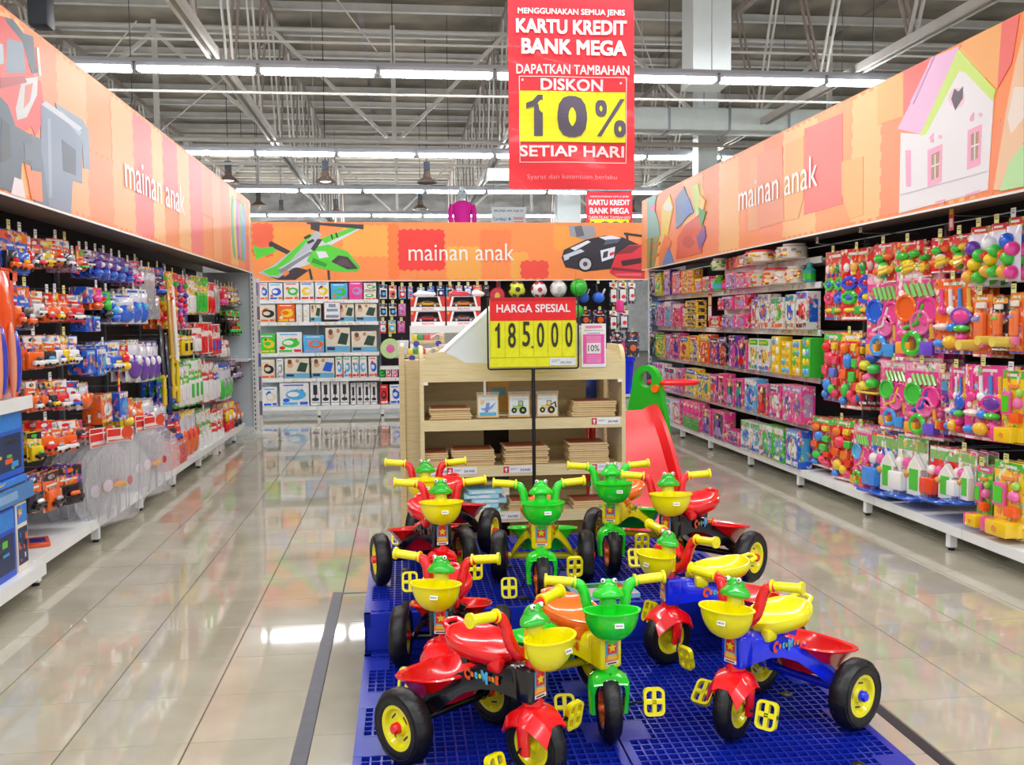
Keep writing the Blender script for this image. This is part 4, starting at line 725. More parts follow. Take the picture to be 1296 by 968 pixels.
KN=dict(card=('toy_pack','carded toy car','toy pack'),cardf=('toy_pack','carded toy','toy pack'),bub=('toy_pack','bubble-packed toy','toy pack'),shapes=('toy_pack','carded fruit toy','toy pack'),gun=('toy_pack','carded water toy','toy pack'),box=('toy_box','boxed toy','box'),foil=('toy_bag','foil-wrapped toy','bag'),bag=('toy_bag','bagged toy','bag'),
 bx=('toy_box','toy box','box'),bxs=('toy_box','toy box','box'),bxt=('toy_box','tall toy box','box'),bxb=('toy_box','printed box','box'),mat=('airbed_box','airbed box','box'),pump=('pump_box','pump box','box'),egg=('toy_box','egg toy box','box'),grid=('toy_box','dolls and grid box','box'),doll=('doll_box','doll box','box'),st=('stacked_box','box','box'),st4=('stacked_box','box','box'),jar=('toy_jar','toy jar','jar'),bottle=('toy_bottle','toy bottle','bottle'),snork=('diving_mask','diving mask','mask'))
def cname(cols):
    a=[CN[c] for c in cols[:2]]; return a[0] if len(a)<2 or a[0]==a[1] else a[0]+'-and-'+a[1]
def bay_at(side,y):
    for s,a,b,t in BAYS:
        if s==side and a<=y<b: return t
    return [t for s,a,b,t in BAYS if s==side][-1]
def add_hook(side,u,z,tagk=None,ln=1.0):
    t=bay_at(side,u); L=t.location
    loc=(u-L.y if side=='L' else L.y-u if side=='R' else u-L.x,0,z)
    o=link('hook',hook_me,t,loc)
    if tagk=='f': link('price_flag',flag_me,o)
    elif tagk: link('price_tag',tags[tagk],o)
    return o
def place(side,u,z,front,me,nm,lab,cat,grp,n=1,gap=.045,lean=0,swing=0):
    for k in range(n):
        if side=='L': loc=(-front-k*gap if front>0 else front,u,z); loc=(-front-k*gap,u,z); rz=PI/2
        elif side=='R': loc=(front+k*gap,u,z); rz=-PI/2
        else: loc=(u,front+k*gap,z); rz=0
        o=link(nm,me,None,loc,(lean,0,rz+swing)); tag(o,lab,cat,grp)
rn=random.Random(21)
for row,items in LEFT:
    k=0
    for (u,w,z,h,typ,cols) in items:
        nn=max(1,round(w/.2)) if w>.26 else 1
        for q in range(nn):
            ww=w/nn; uu=u-w/2+ww*(q+.5); nm,kd,ct=KN[typ]
            me=pack_mesh(typ,cols,ww*.92,h,rn.randint(0,3))
            lab='%s %s, %s from the near end, %s, left wall'%(cname(cols),kd,ORD[k],row.replace('the ','')); k+=1
            st=1 if typ=='box' else 3
            place('L',uu,z,1.995 if typ!='box' else 2.05,me,nm,lab,ct,('packs on one hook, '+lab)[:60] if st>1 else None,st,.06 if typ not in('foil','bag') else .05,0,rn.uniform(-.5,-.05) if st>1 else 0)
            if typ!='box' : add_hook('L',uu,z+h*.97,rn.choice(['w','w','w','y',None]) if row in('the top row','the second row') or rn.random()<.25 else None)
for u,z in ((6.14,1.78),(7.9,1.72),(10.0,1.72),(7.15,1.45),(6.9,.95)): add_hook('L',u,z,'f')
for y in (6.5,7.2,8.0,8.8,9.5):
    add_hook('L',y,1.25); add_hook('L',y+.1,.62)
# small back-wall pegs and boxes
for row,items in BPEG:
    for k,(u,w,z,h,typ,cols) in enumerate(items):
        nm,kd,ct=KN[typ]; me=pack_mesh(typ,cols,w*.94,h,k%3)
        place('B',u,z,14.02,me,nm,'%s %s, %s from the left in %s of pegs, back wall'%(cname(cols),kd,ORD[k],row),ct,None,1)
        add_hook('B',u,z+h*.98,'y' if k<16 else 'y')
for row,items in BACK:
    for k,(u,w,z,h,typ,cols) in enumerate(items):
        nm,kd,ct=KN[typ]; me=pack_mesh(typ,cols,w,h,k%4)
        zz={'the top shelf':1.70,'the second shelf':1.38,'the third shelf':.93,'the fourth shelf':.56,'the base shelf':.157}.get(row)
        if zz is None: zz=.72 if z>.6 else .157 if z<.35 else .55
        if row=='the narrow bay shelves' and z<.5: zz=.157
        if row=='the top shelf' and k==8: zz=1.70+items[7][3]+.002
        o=link(nm,me,None,(u,14.13,zz)); tag(o,'%s %s, %s from the left on %s, back wall'%(cname(cols),kd,ORD[k],row),ct)
# packed shelves on the right wall
HS={1.86:.14,1.66:.17,1.46:.13,1.28:.15,.90:.33,.52:.33,.165:.31}
for row,zs,items in RSH:
    items=sorted(items)
    for k,(u,w,typ,cols) in enumerate(items):
        h={'bxt':.31,'st':.26,'st4':.30,'doll':.31,'egg':.32,'grid':.31,'jar':.15,'bottle':.16,'bx':.17,'bxs':.14}[typ]
        if zs==1.86: h=.12
        if zs==1.66 and u<9.6: h=min(h,.165)
        if zs==1.28 and typ=='bxs': h=.14
        w=min(w,.62); nn=max(1,round(w/.26)) if w>.34 and typ in('bxt','bx','doll','egg') else 1
        if u+w/2>11.98: u=11.97-w/2
        if zs==1.46: u=min(u,9.2)
        if zs==1.86: u=min(u,9.3)
        for q in range(nn):
            ww=w/nn; nm,kd,ct=KN[typ]; uu=u-w/2+ww*(q+.5)
            if typ in('st','st4'):
                n=int(typ=='st4')+3; me=pack_mesh('bx',cols[0]+cols[1]+cols[1],ww,h/n*.98,1)
                for j in range(n): tag(link('toy_box',me,None,(3.30,uu,zs+j*h/n+.001),(0,0,-PI/2)),'flat yellow box, %s from below in a stack, %s, right wall'%(ORD[j],row.replace('the ','')),'box','flat yellow boxes stacked on the right wall')
                continue
            me=pack_mesh(typ,cols,ww*.96,h*(1-.06*((k*7)%3)),(k+q)%4)
            lab='%s %s, %s from the near end on %s, right wall'%(cname(cols),kd,ORD[k],row.replace('the ',''))
            if nn>1: lab='%s %s, %s of %s alike, %s, right wall'%(cname(cols),kd,ORD[q],['','two','three','four'][nn-1],row.replace('the ',''))
            tag(link(nm,me,None,(3.315 if zs>.6 else 3.27,uu,zs+.001 if zs>.2 else .158),(0,0,-PI/2)),lab,ct)
# ---------------- hanging play sets of the right wall
def ring(m,u,v,R,r,y,c,n=14,rv=None):
    k=(rv or R)/R; m.tube([(u+R*math.cos(2*PI*i/n),y,v+R*k*math.sin(2*PI*i/n)) for i in range(n+1)],r,6,c,caps=False)
_rs={}
def play_set(typ,cols,w,h,seed):
    key=(typ,cols,round(w,2),round(h,2),seed)
    if key in _rs: return _rs[key]
    rn=random.Random(seed*7+3); C=[cc(c) for c in cols]; a=MB(); m=MB(); T=.004; y=-T-.006
    back=C[0]
    a.rbox((0,-T/2,h/2),(w,T,h),.0015,1,back)
    a.b2((-w*.48,-T-.0008,h*.88),(w*.48,-T,h*.985),{'fruit':'d81c30','rings':'e01c20','dish':'f7b0cc','pan':C[0],'cyl':'f0a030'}.get(typ,C[1%len(C)]))
    a.b2((-w*.3,-T-.0012,h*.91),(w*.25,-T,h*.95),'w'); a.b2((-w*.48,-T-.0008,h*.01),(w*.48,-T,h*.045),rn.choice(['2f62d0','f2d040','ffffff']))
    for k in range(8): disc(a,rn.uniform(-.42,.42)*w,rn.uniform(.1,.85)*h,w*.06,-T-.001,.0008,rn.choice(['f8d8e0','f6e070','9ad0f0',C[1%len(C)],'ffffff']),7)
    m.mi=0
    if typ=='rings':
        for r_,(va,vb) in enumerate(((.52,'x'),(.32,'x'))):
            for i in (-1,1):
                c=rn.choice(['46c83c','f03c78','3c50d8']); ring(m,i*w*.24,va*h,w*.17,w*.055,y,c,14,h*.07); m.ell((i*w*.24,y,va*h),(w*.13,.02,h*.055),8,6,rn.choice(['f2dc20','2b62d8','c82030']))
        for i in range(4): m.ell(((i-1.5)*w*.22,y,h*.74),(w*.08,.018,h*.07),8,6,['f2e4e0','f2c040','2fa050','e8b0b0'][i]); m.rbox(((i-1.5)*w*.22,y,h*.66),(w*.09,.012,h*.05),.003,1,rn.choice(C))
        for i in (-1,1): m.ell((i*w*.22,y-.01,h*.14),(w*.16,.02,h*.035),8,6,'f0cc30')
        m.rbox((0,y,h*.14),(w*.2,.02,h*.1),.004,1,rn.choice(['5888e0','3cb848']))
    elif typ=='fruit':
        L=[(-.18,.62,.2,'g'),(.2,.66,.18,C[1]),(0,.42,.2,C[2]),(.22,.32,.2,'f5b030'),(-.24,.28,.17,C[1]),(-.05,.2,.16,C[2])]
        for u,v,r,c in L: m.ell((u*w,y-.012,v*h),(w*r,.03,h*r*.55),9,7,c)
        m.tube([(-w*.1,y-.03,h*.15),(w*.05,y-.04,h*.24),(w*.3,y-.03,h*.3)],[.008,.02,.01],7,'f6d23c'); m.tube([(-w*.12,y-.03,h*.3),(w*.05,y-.04,h*.36),(w*.3,y-.03,h*.4)],[.008,.02,.01],7,'f6d23c')
    elif typ=='veg':
        m.mi=1; lozenge(m,w*.95,h*.86,.05,'e4e0ee',8,10,.004,rn,y0=-.02); m.mi=0
        for u,v,r,c in ((-.1,.62,.3,C[0]),(.22,.5,.26,C[1]),(0,.36,.26,C[2]),(-.25,.16,.26,'f0b030'),(.2,.14,.24,C[1]),(-.22,.42,.2,C[3])): m.ell((u*w,-.05,v*h),(w*r,.05,h*r*.45),10,8,c)
        a=MB(); a.rbox((0,-.004,h*.91),(w*.95,.01,h*.17),.003,1,'d4202c'); a.b2((-w*.4,-.012,h*.84),(w*.4,-.009,h*.88),'f0c860'); a.b2((-w*.3,-.0105,h*.91),(w*.2,-.009,h*.95),'w')
    elif typ=='dish':
        for i in range(5): m.tube([((i-2)*w*.12-w*.05,y,h*.84),((i-2)*w*.12+w*.05,y,h*.70)],w*.035,6,'8ee070' if 'g' in cols or 'm'==cols[0] else '58b0e8')
        for u,v,r,c in ((-.25,.58,.2,C[1]),(.2,.55,.2,C[0]),(.05,.42,.18,'f070b0')):
            disc(m,u*w,v*h,w*r,y-.006,.008,c,14,w*r*1.0); ring(m,u*w,v*h,w*r,w*.03,y-.008,c)
        m.tube([(-w*.3,y,h*.36),(0,y-.01,h*.42),(w*.1,y,h*.62)],w*.035,6,C[2]); m.tube([(w*.3,y,h*.25),(w*.25,y,h*.46)],w*.04,6,'f8b030')
        m.rbox((-w*.22,y-.02,h*.15),(w*.3,.05,h*.13),.008,2,'f5a52c'); m.rbox((w*.26,y-.022,h*.15),(w*.28,.055,h*.14),.008,2,rn.choice(['f2462c','7050d8','3c9ae8'])); ring(m,-w*.04,h*.2,w*.16,w*.05,y-.035,rn.choice(['3ca0f0','38c838'])); m.ell((-w*.3,y,h*.3),(w*.14,.03,h*.05),8,6,'e86090')
    elif typ=='pan':
        for i,c in enumerate(('f0409c','f4f4f4','3c8ee8','f6c030')): u=(-.33+.22*i)*w; m.tube([(u,y,h*.86),(u+w*.02,y,h*.62)],w*.04,6,c); m.ell((u+w*.02,y-.004,h*.58),(w*.1,.016,h*.06),8,6,c)
        m.ell((w*.2,y-.01,h*.5),(w*.24,.02,h*.11),12,6,C[1]); ring(m,w*.2,h*.5,w*.22,w*.035,y-.014,rn.choice(['7a50c8','f0409c']),14,h*.1)
        m.ell((-w*.25,y-.02,h*.36),(w*.2,.03,h*.05),9,6,'f2dcd4'); m.ell((w*.22,y-.02,h*.34),(w*.2,.03,h*.05),9,6,'46c83c'); m.ell((0,y-.02,h*.35),(w*.13,.03,h*.06),9,6,'2f86e0')
        m.ell((-w*.3,y-.02,h*.14),(w*.15,.03,h*.06),9,6,'3c8ee8'); m.ell((0,y-.03,h*.16),(w*.18,.035,h*.09),10,6,'f4bc20'); m.ell((w*.27,y-.02,h*.12),(w*.14,.03,h*.06),9,6,rn.choice(['8a50c8','e03030'])); m.ell((w*.25,y-.02,h*.22),(w*.12,.03,h*.05),8,6,'f0409c')
    elif typ=='cyl':
        m.rbox((0,y-.01,h*.5),(w*.5,.03,h*.42),.01,2,'f27a40'); m.tube([(-w*.35,y-.01,h*.6),(w*.1,y-.02,h*.62)],w*.12,7,rn.choice(['7a96e0','60c840']))
        m.tube([(-w*.2,-.13,h*.2),(-w*.2,-.01,h*.2)],h*.085,14,'ecd45a'); m.rbox((w*.25,y-.02,h*.22),(w*.3,.04,h*.14),.008,2,'f070a0'); m.rbox((w*.05,y-.01,h*.82),(w*.5,.02,h*.1),.004,1,'f0ece0')
    elif typ=='balls':
        for u,v,c in ((.1,.8,'2c56d0'),(-.3,.62,'e6e030'),(.2,.56,'3cc858'),(-.1,.36,'e86098'),(.12,.26,'40d040'),(-.3,.2,'f0e050')): m.ell((u*w,y-.03,v*h),(w*.24,.05,h*.11),10,8,c)
        m.rbox((0,y-.03,h*.06),(w*1.1,.09,.015),.004,1,'e8d020')
    elif typ=='house':
        m.rbox((-w*.24,y-.04,h*.26),(w*.46,.08,h*.3),.01,2,{'b':'3c8ee8','r':'f0441c','w':'f4f4f4'}[cols[0]])
        m.prism([(w*.02,h*.08),(w*.46,h*.08),(w*.46,h*.5),(w*.24,h*.68),(w*.02,h*.5)],y-.04,y,'f2efe8'); m.b2((w*.1,y-.043,h*.16),(w*.38,y-.04,h*.5),'46cc28' if cols[1]!='g' or 1 else 'f0409c'); m.prism([(-w*.02,h*.5),(w*.5,h*.5),(w*.24,h*.73)],y-.035,y-.005,'f8f8f4')
        m.ell((-w*.3,y-.02,h*.55),(w*.13,.03,h*.1),9,7,'f4ece8'); m.ell((-w*.05,y-.02,h*.56),(w*.12,.03,h*.1),9,7,'f060a8'); m.ell((w*.0,y-.03,h*.4),(w*.1,.03,h*.07),9,7,'e0a050')
        m.rbox((0,y-.05,h*.03),(w*.98,.13,h*.05),.006,1,'2060d8'); a.b2((-w*.48,-T-.0014,h*.76),(w*.48,-T,h*.93),'88c070')
    elif typ=='kitch':
        m.rbox((w*.12,y-.05,h*.14),(w*.72,.10,h*.2),.01,2,'f6c81c'); m.rbox((-w*.34,y-.045,h*.14),(w*.22,.09,h*.2),.01,2,'f0489c')
        m.rbox((-w*.22,y-.01,h*.55),(w*.42,.02,h*.32),.01,2,'f060a8'); m.b2((-w*.36,y-.024,h*.44),(-w*.08,y-.02,h*.66),'48d020')
        m.rbox((w*.25,y-.02,h*.36),(w*.36,.05,h*.14),.01,2,'f5601c'); m.ell((w*.25,y-.01,h*.56),(w*.16,.03,h*.08),9,7,'f070b0'); m.ell((w*.3,y-.01,h*.7),(w*.12,.02,h*.06),9,7,'a0d850'); disc(m,w*.1,h*.14,w*.08,y-.104,.004,'e89030'); m.rbox((0,y,h*.78),(w*.4,.02,h*.06),.004,1,'f09040')
    elif typ=='mix':
        P=[(-.25,.78,.16,'r','e'),(.2,.8,.13,'y','b'),(-.1,.62,.2,'f04060','e'),(.25,.6,.15,'g','b'),(-.28,.45,.16,'f5601c','b'),(.12,.42,.17,'5a78d8','b'),(.28,.3,.14,'f03c28','b'),(-.2,.24,.18,'38c848','e'),(.06,.18,.15,'f2cc30','e'),(.26,.12,.14,'e04060','e'),(-.28,.1,.12,'3c8ee8','e')]
        for u,v,r,c,t_ in P:
            c=cc(c) if rn.random()<.7 else rn.choice(['46c83c','3c8ee8','f2cc30','f04060','f07a28'])
            if t_=='e': m.ell((u*w,y-.012,v*h),(w*r,.03,h*r*.5),9,7,c)
            else: m.rbox((u*w,y-.012,v*h),(w*r*1.7,.035,h*r*.8),.006,1,c)
    r=(a.mesh('card',[BUSY]),m.mesh('moulded_toys',[SHINE,WRAP])); _rs[key]=r; return r
RK=dict(rings='spinning-top set',fruit='toy fruit set',veg='bagged toy vegetables',dish='toy dish set',pan='toy pan set',cyl='yellow-drum toy set',mix='mixed toy set',balls='toy ball set',house='toy house set',kitch='toy kitchen set')
rn=random.Random(9)
for row,items in RIGHT:
    items=sorted(items)
    for k,(u,w,z,h,typ,cols) in enumerate(items):
        card,toys=play_set(typ,cols,w*.96,h,k%3)
        lab='%s carded %s, %s from near end, %s, right wall'%(CN[cols[0]],RK[typ],ORD[k],row.replace('the ','')) if typ!='veg' else '%s bagged toy vegetables, %s from the near end, %s, right wall'%(CN[cols[0]],ORD[k],row.replace('the ',''))
        sw=rn.uniform(.02,.28)
        for q in range(3):
            o=thing('play_set',lab,'toy',(3.26+q*.07,u+q*.004,z-q*.004),-PI/2+sw,'packs on one hook, '+lab[:38])
            link('card',card,o); link('moulded_toys',toys,o)['kind']='stuff'
            if q==0: first=o
        add_hook('R',u,z+h*.975,rn.choice(['y','y','w','y',None]))
        if w>.2: add_hook('R',u+w*.3,z+h*.975)
add_hook('B',3.28,1.95,'w'); add_hook('B',3.3,1.32); add_hook('R',5.28,1.97,'f'); add_hook('R',7.1,1.95,'w'); add_hook('R',6.4,1.97,'w')
# clear bags hanging low on the left wall
rn=random.Random(5)
for (u,w,z,h,n,lab) in ((6.25,.74,.17,.60,7,'large clear bag with red-white header at the nearer of two low clear stacks'),(7.22,.70,.17,.58,7,'large clear bag with red-white header at the farther of two low clear stacks')):
    bm1=MB(); R=[]
    prof=[(0,.50),(.04,.60),(.12,.78),(.3,.96),(.5,1.0),(.68,.92),(.80,.66),(.88,.42),(1.0,.34)]
    for s in (1,-1):
        R=[]
        for q_,wf in prof:
            row=[]
            for i in range(13):
                p=i/12; bul=math.sin(PI*p)**.5*math.sin(PI*min(1,q_*.9+.08))**.5
                row.append(((p-.5)*w*.66*wf,-s*(.022*bul+rn.uniform(-.006,.006)*bul),q_*h*.95))
            R.append(row if s>0 else row[::-1])
        bm1.grid(R,'f2f2f6')
    bm1.tube([((-.5 if k<len(prof) else .5)*w*.66*(prof+prof[::-1])[k][1],0,(prof+prof[::-1])[k][0]*h*.95) for k in range(len(prof)*2)],.0025,5,'ffffff',caps=False)
    fm=bm1.mesh('clear_film',FILM)
    hm_=MB(); hm_.rbox((0,-.003,h*.93),(w*.27,.006,h*.15),.002,1,'f2e8e6'); hm_.b2((-w*.13,-.0075,h*.92),(0,-.006,h*.995),'e8382c'); disc(hm_,w*.07,h*.95,w*.06,-.0085,.002,'e05030'); hm_.b2((-w*.12,-.0075,h*.865),(w*.12,-.006,h*.885),'e06050'); hd=hm_.mesh('header_card',PRINT)
    sm_=MB()
    for q in range(5):
        x=(q-2)*w*.1; sm_.tube([(x,-.012,h*.06),(x,-.012,h*.72),(x+.012,-.012,h*.76)],.004,5,'b8b4c4')
    sm_.ell((0,-.016,h*.4),(w*.07,.004,h*.035),8,5,'e8a030'); sm_.ell((w*.1,-.016,h*.43),(w*.03,.004,h*.05),8,5,'c83040'); sm_.ell((-w*.12,-.014,h*.4),(w*.05,.004,h*.07),8,5,'d8c8d8')
    st=sm_.mesh('plastic_toy',SHINE)
    for q in range(n):
        o=thing('clear_bag',lab,'bag',(-1.84-q*.055,u+.02*(-1)**q+q*.01,z-.05-.02*(q%2)),PI/2-.62+.05*q,'clear bags, '+('nearer' if u<7 else 'farther')+' stack')
        link('clear_film',fm,o); link('header_card',hd,o); link('plastic_toy',st,o); o.rotation_euler=(rn.uniform(.02,.07),rn.uniform(-.08,.08),o.rotation_euler.z)
    add_hook('L',u,z+h*.97,'w')
# long swords and sticks leaning out of the pegs
for (u,z0,z1,c1,c2,lab) in ((8.25,.75,1.75,'d8a838','f0c830','long golden toy sword hanging at mid left wall'),(8.42,.7,1.72,'f4f0e8','f4d020','long white toy sword with yellow grip, left wall'),(7.95,.72,1.38,'303038','f0cc20','black and yellow toy sword, left wall'),(8.12,.62,1.3,'20243c','24306c','dark blue toy sword, left wall')):
    o=thing('toy_sword',lab,'toy',(-1.93,u,z0),0); m=MB(); H=z1-z0
    m.tube([(0,0,H*.35),(-.02,0,H*.97),(-.02,0,H)],[.022,.016,.004],8,c1); obj('blade',m,SHINE,o)
    m=MB(); m.tube([(0,0,0),(0,0,H*.34)],[.02,.016],8,c2); m.tube([(0,-.06,H*.35),(0,.06,H*.35)],.016,8,c2); obj('grip',m,SHINE,o)
    add_hook('L',u,z1-.01)
# ---------------- near end of the left wall: big boxes, orange rail, tall bags
t=thing('shelf_insert','white shelf with blue price rail at the near left edge','shelf',(-1.93,4.5,0))
m=MB(); m.b2((-.45,-.48,.975),(.06,.52,1.02)); m.b2((.055,-.48,.965),(.065,.52,1.03)); obj('upper_shelf',m,WHITE_MET,t)
m=MB(); m.b2((-.4,-.48,.54),(.05,.5,.555)); obj('lower_shelf',m,WHITE_MET,t)
m=MB(); m.b2((.05,-.48,.52),(.058,.5,.60),'4a86c8'); m.b2((.0582,-.2,.54),(.059,.3,.58),'88b4e0'); obj('price_rail',m,PRINT,t)
m=MB(); m.b2((-.45,-.5,.10),(.085,.55,.165)); obj('wide_base_shelf',m,WHITE_MET,t)
def brand_box(nm,lab,loc,d,base,seed,face='x'):
    r=random.Random(seed); m=MB(); D,W,H=d; m.rbox((0,0,H/2),d,.004,1,base)
    for s,ax in ((1,'x'),(-1,'y')):
        def q(u0,z0,u1,z1,c,e):
            if ax=='x': m.b2((D/2,u0*W-W/2,z0*H),(D/2+e,u1*W-W/2,z1*H),c)
            else: m.b2((u0*D-D/2,-W/2-e,z0*H),(u1*D-D/2,-W/2,z1*H),c)
        q(.04,.7,.96,.97,'2f8ae8',.0006)
        q(.06,.10,.94,.64,'18305c',.0006)
        for k in range(9):
            u,z=r.uniform(.08,.75),r.uniform(.1,.52); q(u,z,u+r.uniform(.06,.2),z+r.uniform(.03,.1),r.choice(['f5601c','f2c820','3c9ae8','60c840','18202c','e8e8e8','30405c']),.0009+.0002*k)
        if ax=='x': mk=lambda p: (p[0]*W-W/2,p[1]*H)
    Mx=Matrix.Translation((D/2+.0012,0,0))@Euler((0,0,PI/2)).to_matrix().to_4x4()
    pts=[(-.42,.86),(-.30,.92),(-.12,.90),(-.02,.96),(-.06,.88),(-.12,.83),(-.24,.80),(-.34,.80),(-.44,.76),(-.38,.82)]
    m.prism([(a*W,b*H) for a,b in pts],-.0012,0,'f2b41c',M=Mx); m.prism([(a*W,b*H) for a,b in ((-.42,.86),(-.36,.88),(-.34,.80),(-.44,.76),(-.38,.82))],-.0016,0,'e02820',M=Mx)
    sv=m.M; m.M=Mx; put_text(m,'Hot Wheels',-.22*W,.855*H,.3*W,.045*H,-.0022,'w',.02); m.M=sv
    o=obj(nm,m,PRINT,loc=loc); tag(o,lab,'box'); return o
brand_box('toy_box','big blue track-set box under the white shelf at the left edge',(-2.05,4.72,.645),(.3,.5,.325),'2060d0',1)
brand_box('toy_box','flat blue box lying in the blue-railed shelf at the left edge',(-2.04,4.70,.556),(.32,.5,.085),'2c78e0',2)
brand_box('toy_box','tall blue box on the base shelf at the left edge',(-2.0,4.62,.166),(.22,.36,.34),'1c50d0',3)
brand_box('toy_box','tall white and orange box beside the blue box, left edge base shelf',(-1.99,4.885,.166),(.2,.13,.34),'f0e8d8',4)
brand_box('toy_box','blue box with orange logo standing on the upper left-edge shelf',(-2.1,4.6,1.031),(.2,.6,.14),'1c58d8',5)
m=MB(); m.b2((-.02,-.02,0),(.02,.02,1.22)); 
t=thing('card_display','orange display frame hung with cards near the left edge','display',(-1.99,5.09,.43))
obj('post',m,mat('orange_plastic','f0501c',.35),t)
m=MB(); m.b2((-.04,-.12,1.18),(.02,.08,1.24)); m.b2((-.14,-.1,.8),(.03,.1,.83)); m.b2((-.1,-.1,.4),(.02,.08,.42)); obj('cross_tray',m,MATS['orange_plastic'],t)
for k,(y,z,h,c,lab) in enumerate(((4.86,1.03,.62,'f8581c','tall orange bagged foam toy, right of a pair at the left edge'),(4.70,1.03,.66,'e8401c','tall orange bagged foam toy, left of a pair at the left edge'))):
    m=MB(); m.mi=0; lozenge(m,.17,h,.09,c,7,12,.004,rn); m.ell((.02,-.05,h*.28),(.045,.02,h*.25),10,8,'2c3cc8'); m.ell((-.03,-.05,h*.3),(.02,.02,h*.3),10,8,'f7a07a')
    tag(obj('foam_toy',m,WRAP,loc=(-1.93,y,z),rot=(0,0,PI/2)),lab,'toy')
m=MB(); m.rbox((0,0,.01),(.12,.2,.02),.003,1,'f0602c'); m.b2((-.04,-.06,.02),(.04,.05,.022),'3c3c98'); tag(obj('toy_pack',m,PRINT,loc=(-2.05,5.5,.157),rot=(0,0,.4)),'orange carded pack lying flat on the near left base shelf','toy pack')
# ================================================ PALLETS
PBLUE=mat('blue_pallet_plastic','1428a4',.32,mottle=.12,mscale=8); PSHADE=mat('blue_pallet_shade','16246e',.6)  # second blue is darkened: shade below the deck grid put into its colour
def pallet_meshes(W=.776,D=1.2,H=.14):
    g=MB(); nx,ny=24,34; x0,x1=.02,W-.02; y0,y1=.02,D-.02
    for i in range(nx+1): x=x0+(x1-x0)*i/nx; g.b2((x-.003,y0,H-.03),(x+.003,y1,H-.0005))
    for j in range(ny+1): y=y0+(y1-y0)*j/ny; g.b2((x0,y-.003,H-.028),(x1,y+.003,H))
    f=MB()
    for a,b in (((0,0),(W,.025)),((0,D-.025),(W,D)),((0,0),(.025,D)),((W-.025,0),(W,D))): f.b2((a[0],a[1],H-.05),(b[0],b[1],H+.0008))
    for x in (.0,W-.095):
        for y in (.04,.36,.70,1.03): f.b2((x,y,H-.02),(x+.095,y+.13,H+.0012))
    s=MB()
    for a,b in (((0,0),(W,.012)),((0,D-.012),(W,D)),((0,0),(.012,D)),((W-.012,0),(W,D))): s.b2((a[0]+.001,a[1]+.001,.0),(b[0]-.001,b[1]-.001,H-.045))
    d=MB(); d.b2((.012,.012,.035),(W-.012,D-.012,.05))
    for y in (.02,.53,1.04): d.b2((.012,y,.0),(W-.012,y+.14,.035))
    k=MB()
    for x in (.16,.62):
        for y in (.12,.62,1.08): k.lathe([(.0,.0035),(.008,.0035),(.012,.002),(.02,.002),(.021,0)],12,M=Matrix.Translation((x,y,H+.001)))
    return g.mesh('deck_grid',PBLUE),f.mesh('deck_frame',PBLUE),s.mesh('side_wall',PBLUE),d.mesh('lower_deck',PSHADE),k.mesh('anti_slip_plug',BLACKP)
pg,pf,ps,pd_,pk=pallet_meshes()
for x,y,z,lab in ((-.16,2.30,0,'front left blue plastic pallet on the floor under the tricycles'),(.622,2.30,0,'front right blue plastic pallet on the floor under the tricycles'),
    (-.16,3.53,0,'rear left blue plastic pallet, lower of its stack of two'),(.622,3.53,0,'rear right blue plastic pallet, lower of its stack of two'),
    (-.16,3.53,.143,'rear left blue plastic pallet, upper of its stack of two'),(.622,3.53,.143,'rear right blue plastic pallet, upper of its stack of two')):
    o=thing('pallet',lab,'pallet',(x,y,z),0,'blue plastic pallets'); link('deck_grid',pg,o)['kind']='stuff'; link('deck_frame',pf,o); link('side_wall',ps,o); link('lower_deck',pd_,o); link('anti_slip_plug',pk,o)['kind']='stuff'
Z1,Z2=.1415,.2845
# ================================================ TRICYCLES
def plastic(nm,h): return mat(nm,h,.18,coat=.5,spec=.5,mottle=.03,mscale=20)
TP=dict(r=plastic('red_plastic','ee1018'),y=plastic('yellow_plastic','f2e600'),g=plastic('green_plastic','1fd82c'),b=plastic('blue_plastic','0f28e8'),k=plastic('gloss_black_plastic','0c0a14'),o=plastic('orange_toy_plastic','ff7414'),f=plastic('frog_green_plastic','28b828'))
RUB=mat('tyre_rubber','0e0d12',.42,bump=.15,bscale=90); WIRE=mat('crank_wire','2a2a30',.35,metal=.8); EYE=mat('eye_white','f0f0f0',.25); 
_tm={}
def G(key,fn,m,nm):
    k=(key,m.name)
    if k not in _tm: b=MB(); fn(b); _tm[k]=b.mesh(nm,m)
    return _tm[k]
RX=Euler((PI/2,0,0)).to_matrix().to_4x4()
def f_tyre(b):
    b.lathe([(.063,-.022),(.066,-.028),(.080,-.0315),(.096,-.029),(.105,-.018),(.1075,-.006),(.1075,.006),(.105,.018),(.096,.029),(.080,.0315),(.066,.028),(.063,.022),(.063,-.022)],56,M=RX,caps=False,mod=lambda i,k:(1.0 if (k%4) else .982) if 3<=i<=8 else 1)
    for s in (-1,1): b.tube([(0+.088*math.cos(2*PI*i/40),s*.0305,.088*math.sin(2*PI*i/40)) for i in range(41)],.0022,5,caps=False)
def f_rim(b):
    b.lathe([(0,-.020),(.022,-.020),(.026,-.012),(.046,-.013),(.054,-.024),(.064,-.026),(.065,0),(.064,.026),(.054,.024),(.046,.013),(.026,.012),(.022,.020),(0,.020)],36,M=RX)
def f_slots(b):
    for s in(-1,1):
        for q in range(4):
            a=q*PI/2+.5; M=Matrix.Translation((.036*math.cos(a),s*.0135,.036*math.sin(a)))@Euler((0,-a,0)).to_matrix().to_4x4(); b.box((0,0,0),(.004,.002,.022),M=M)
def f_hub(b):
    for s in (-1,1): b.lathe([(0,.040*s),(.012,.039*s),(.016,.034*s),(.017,.018*s)],16,M=RX)
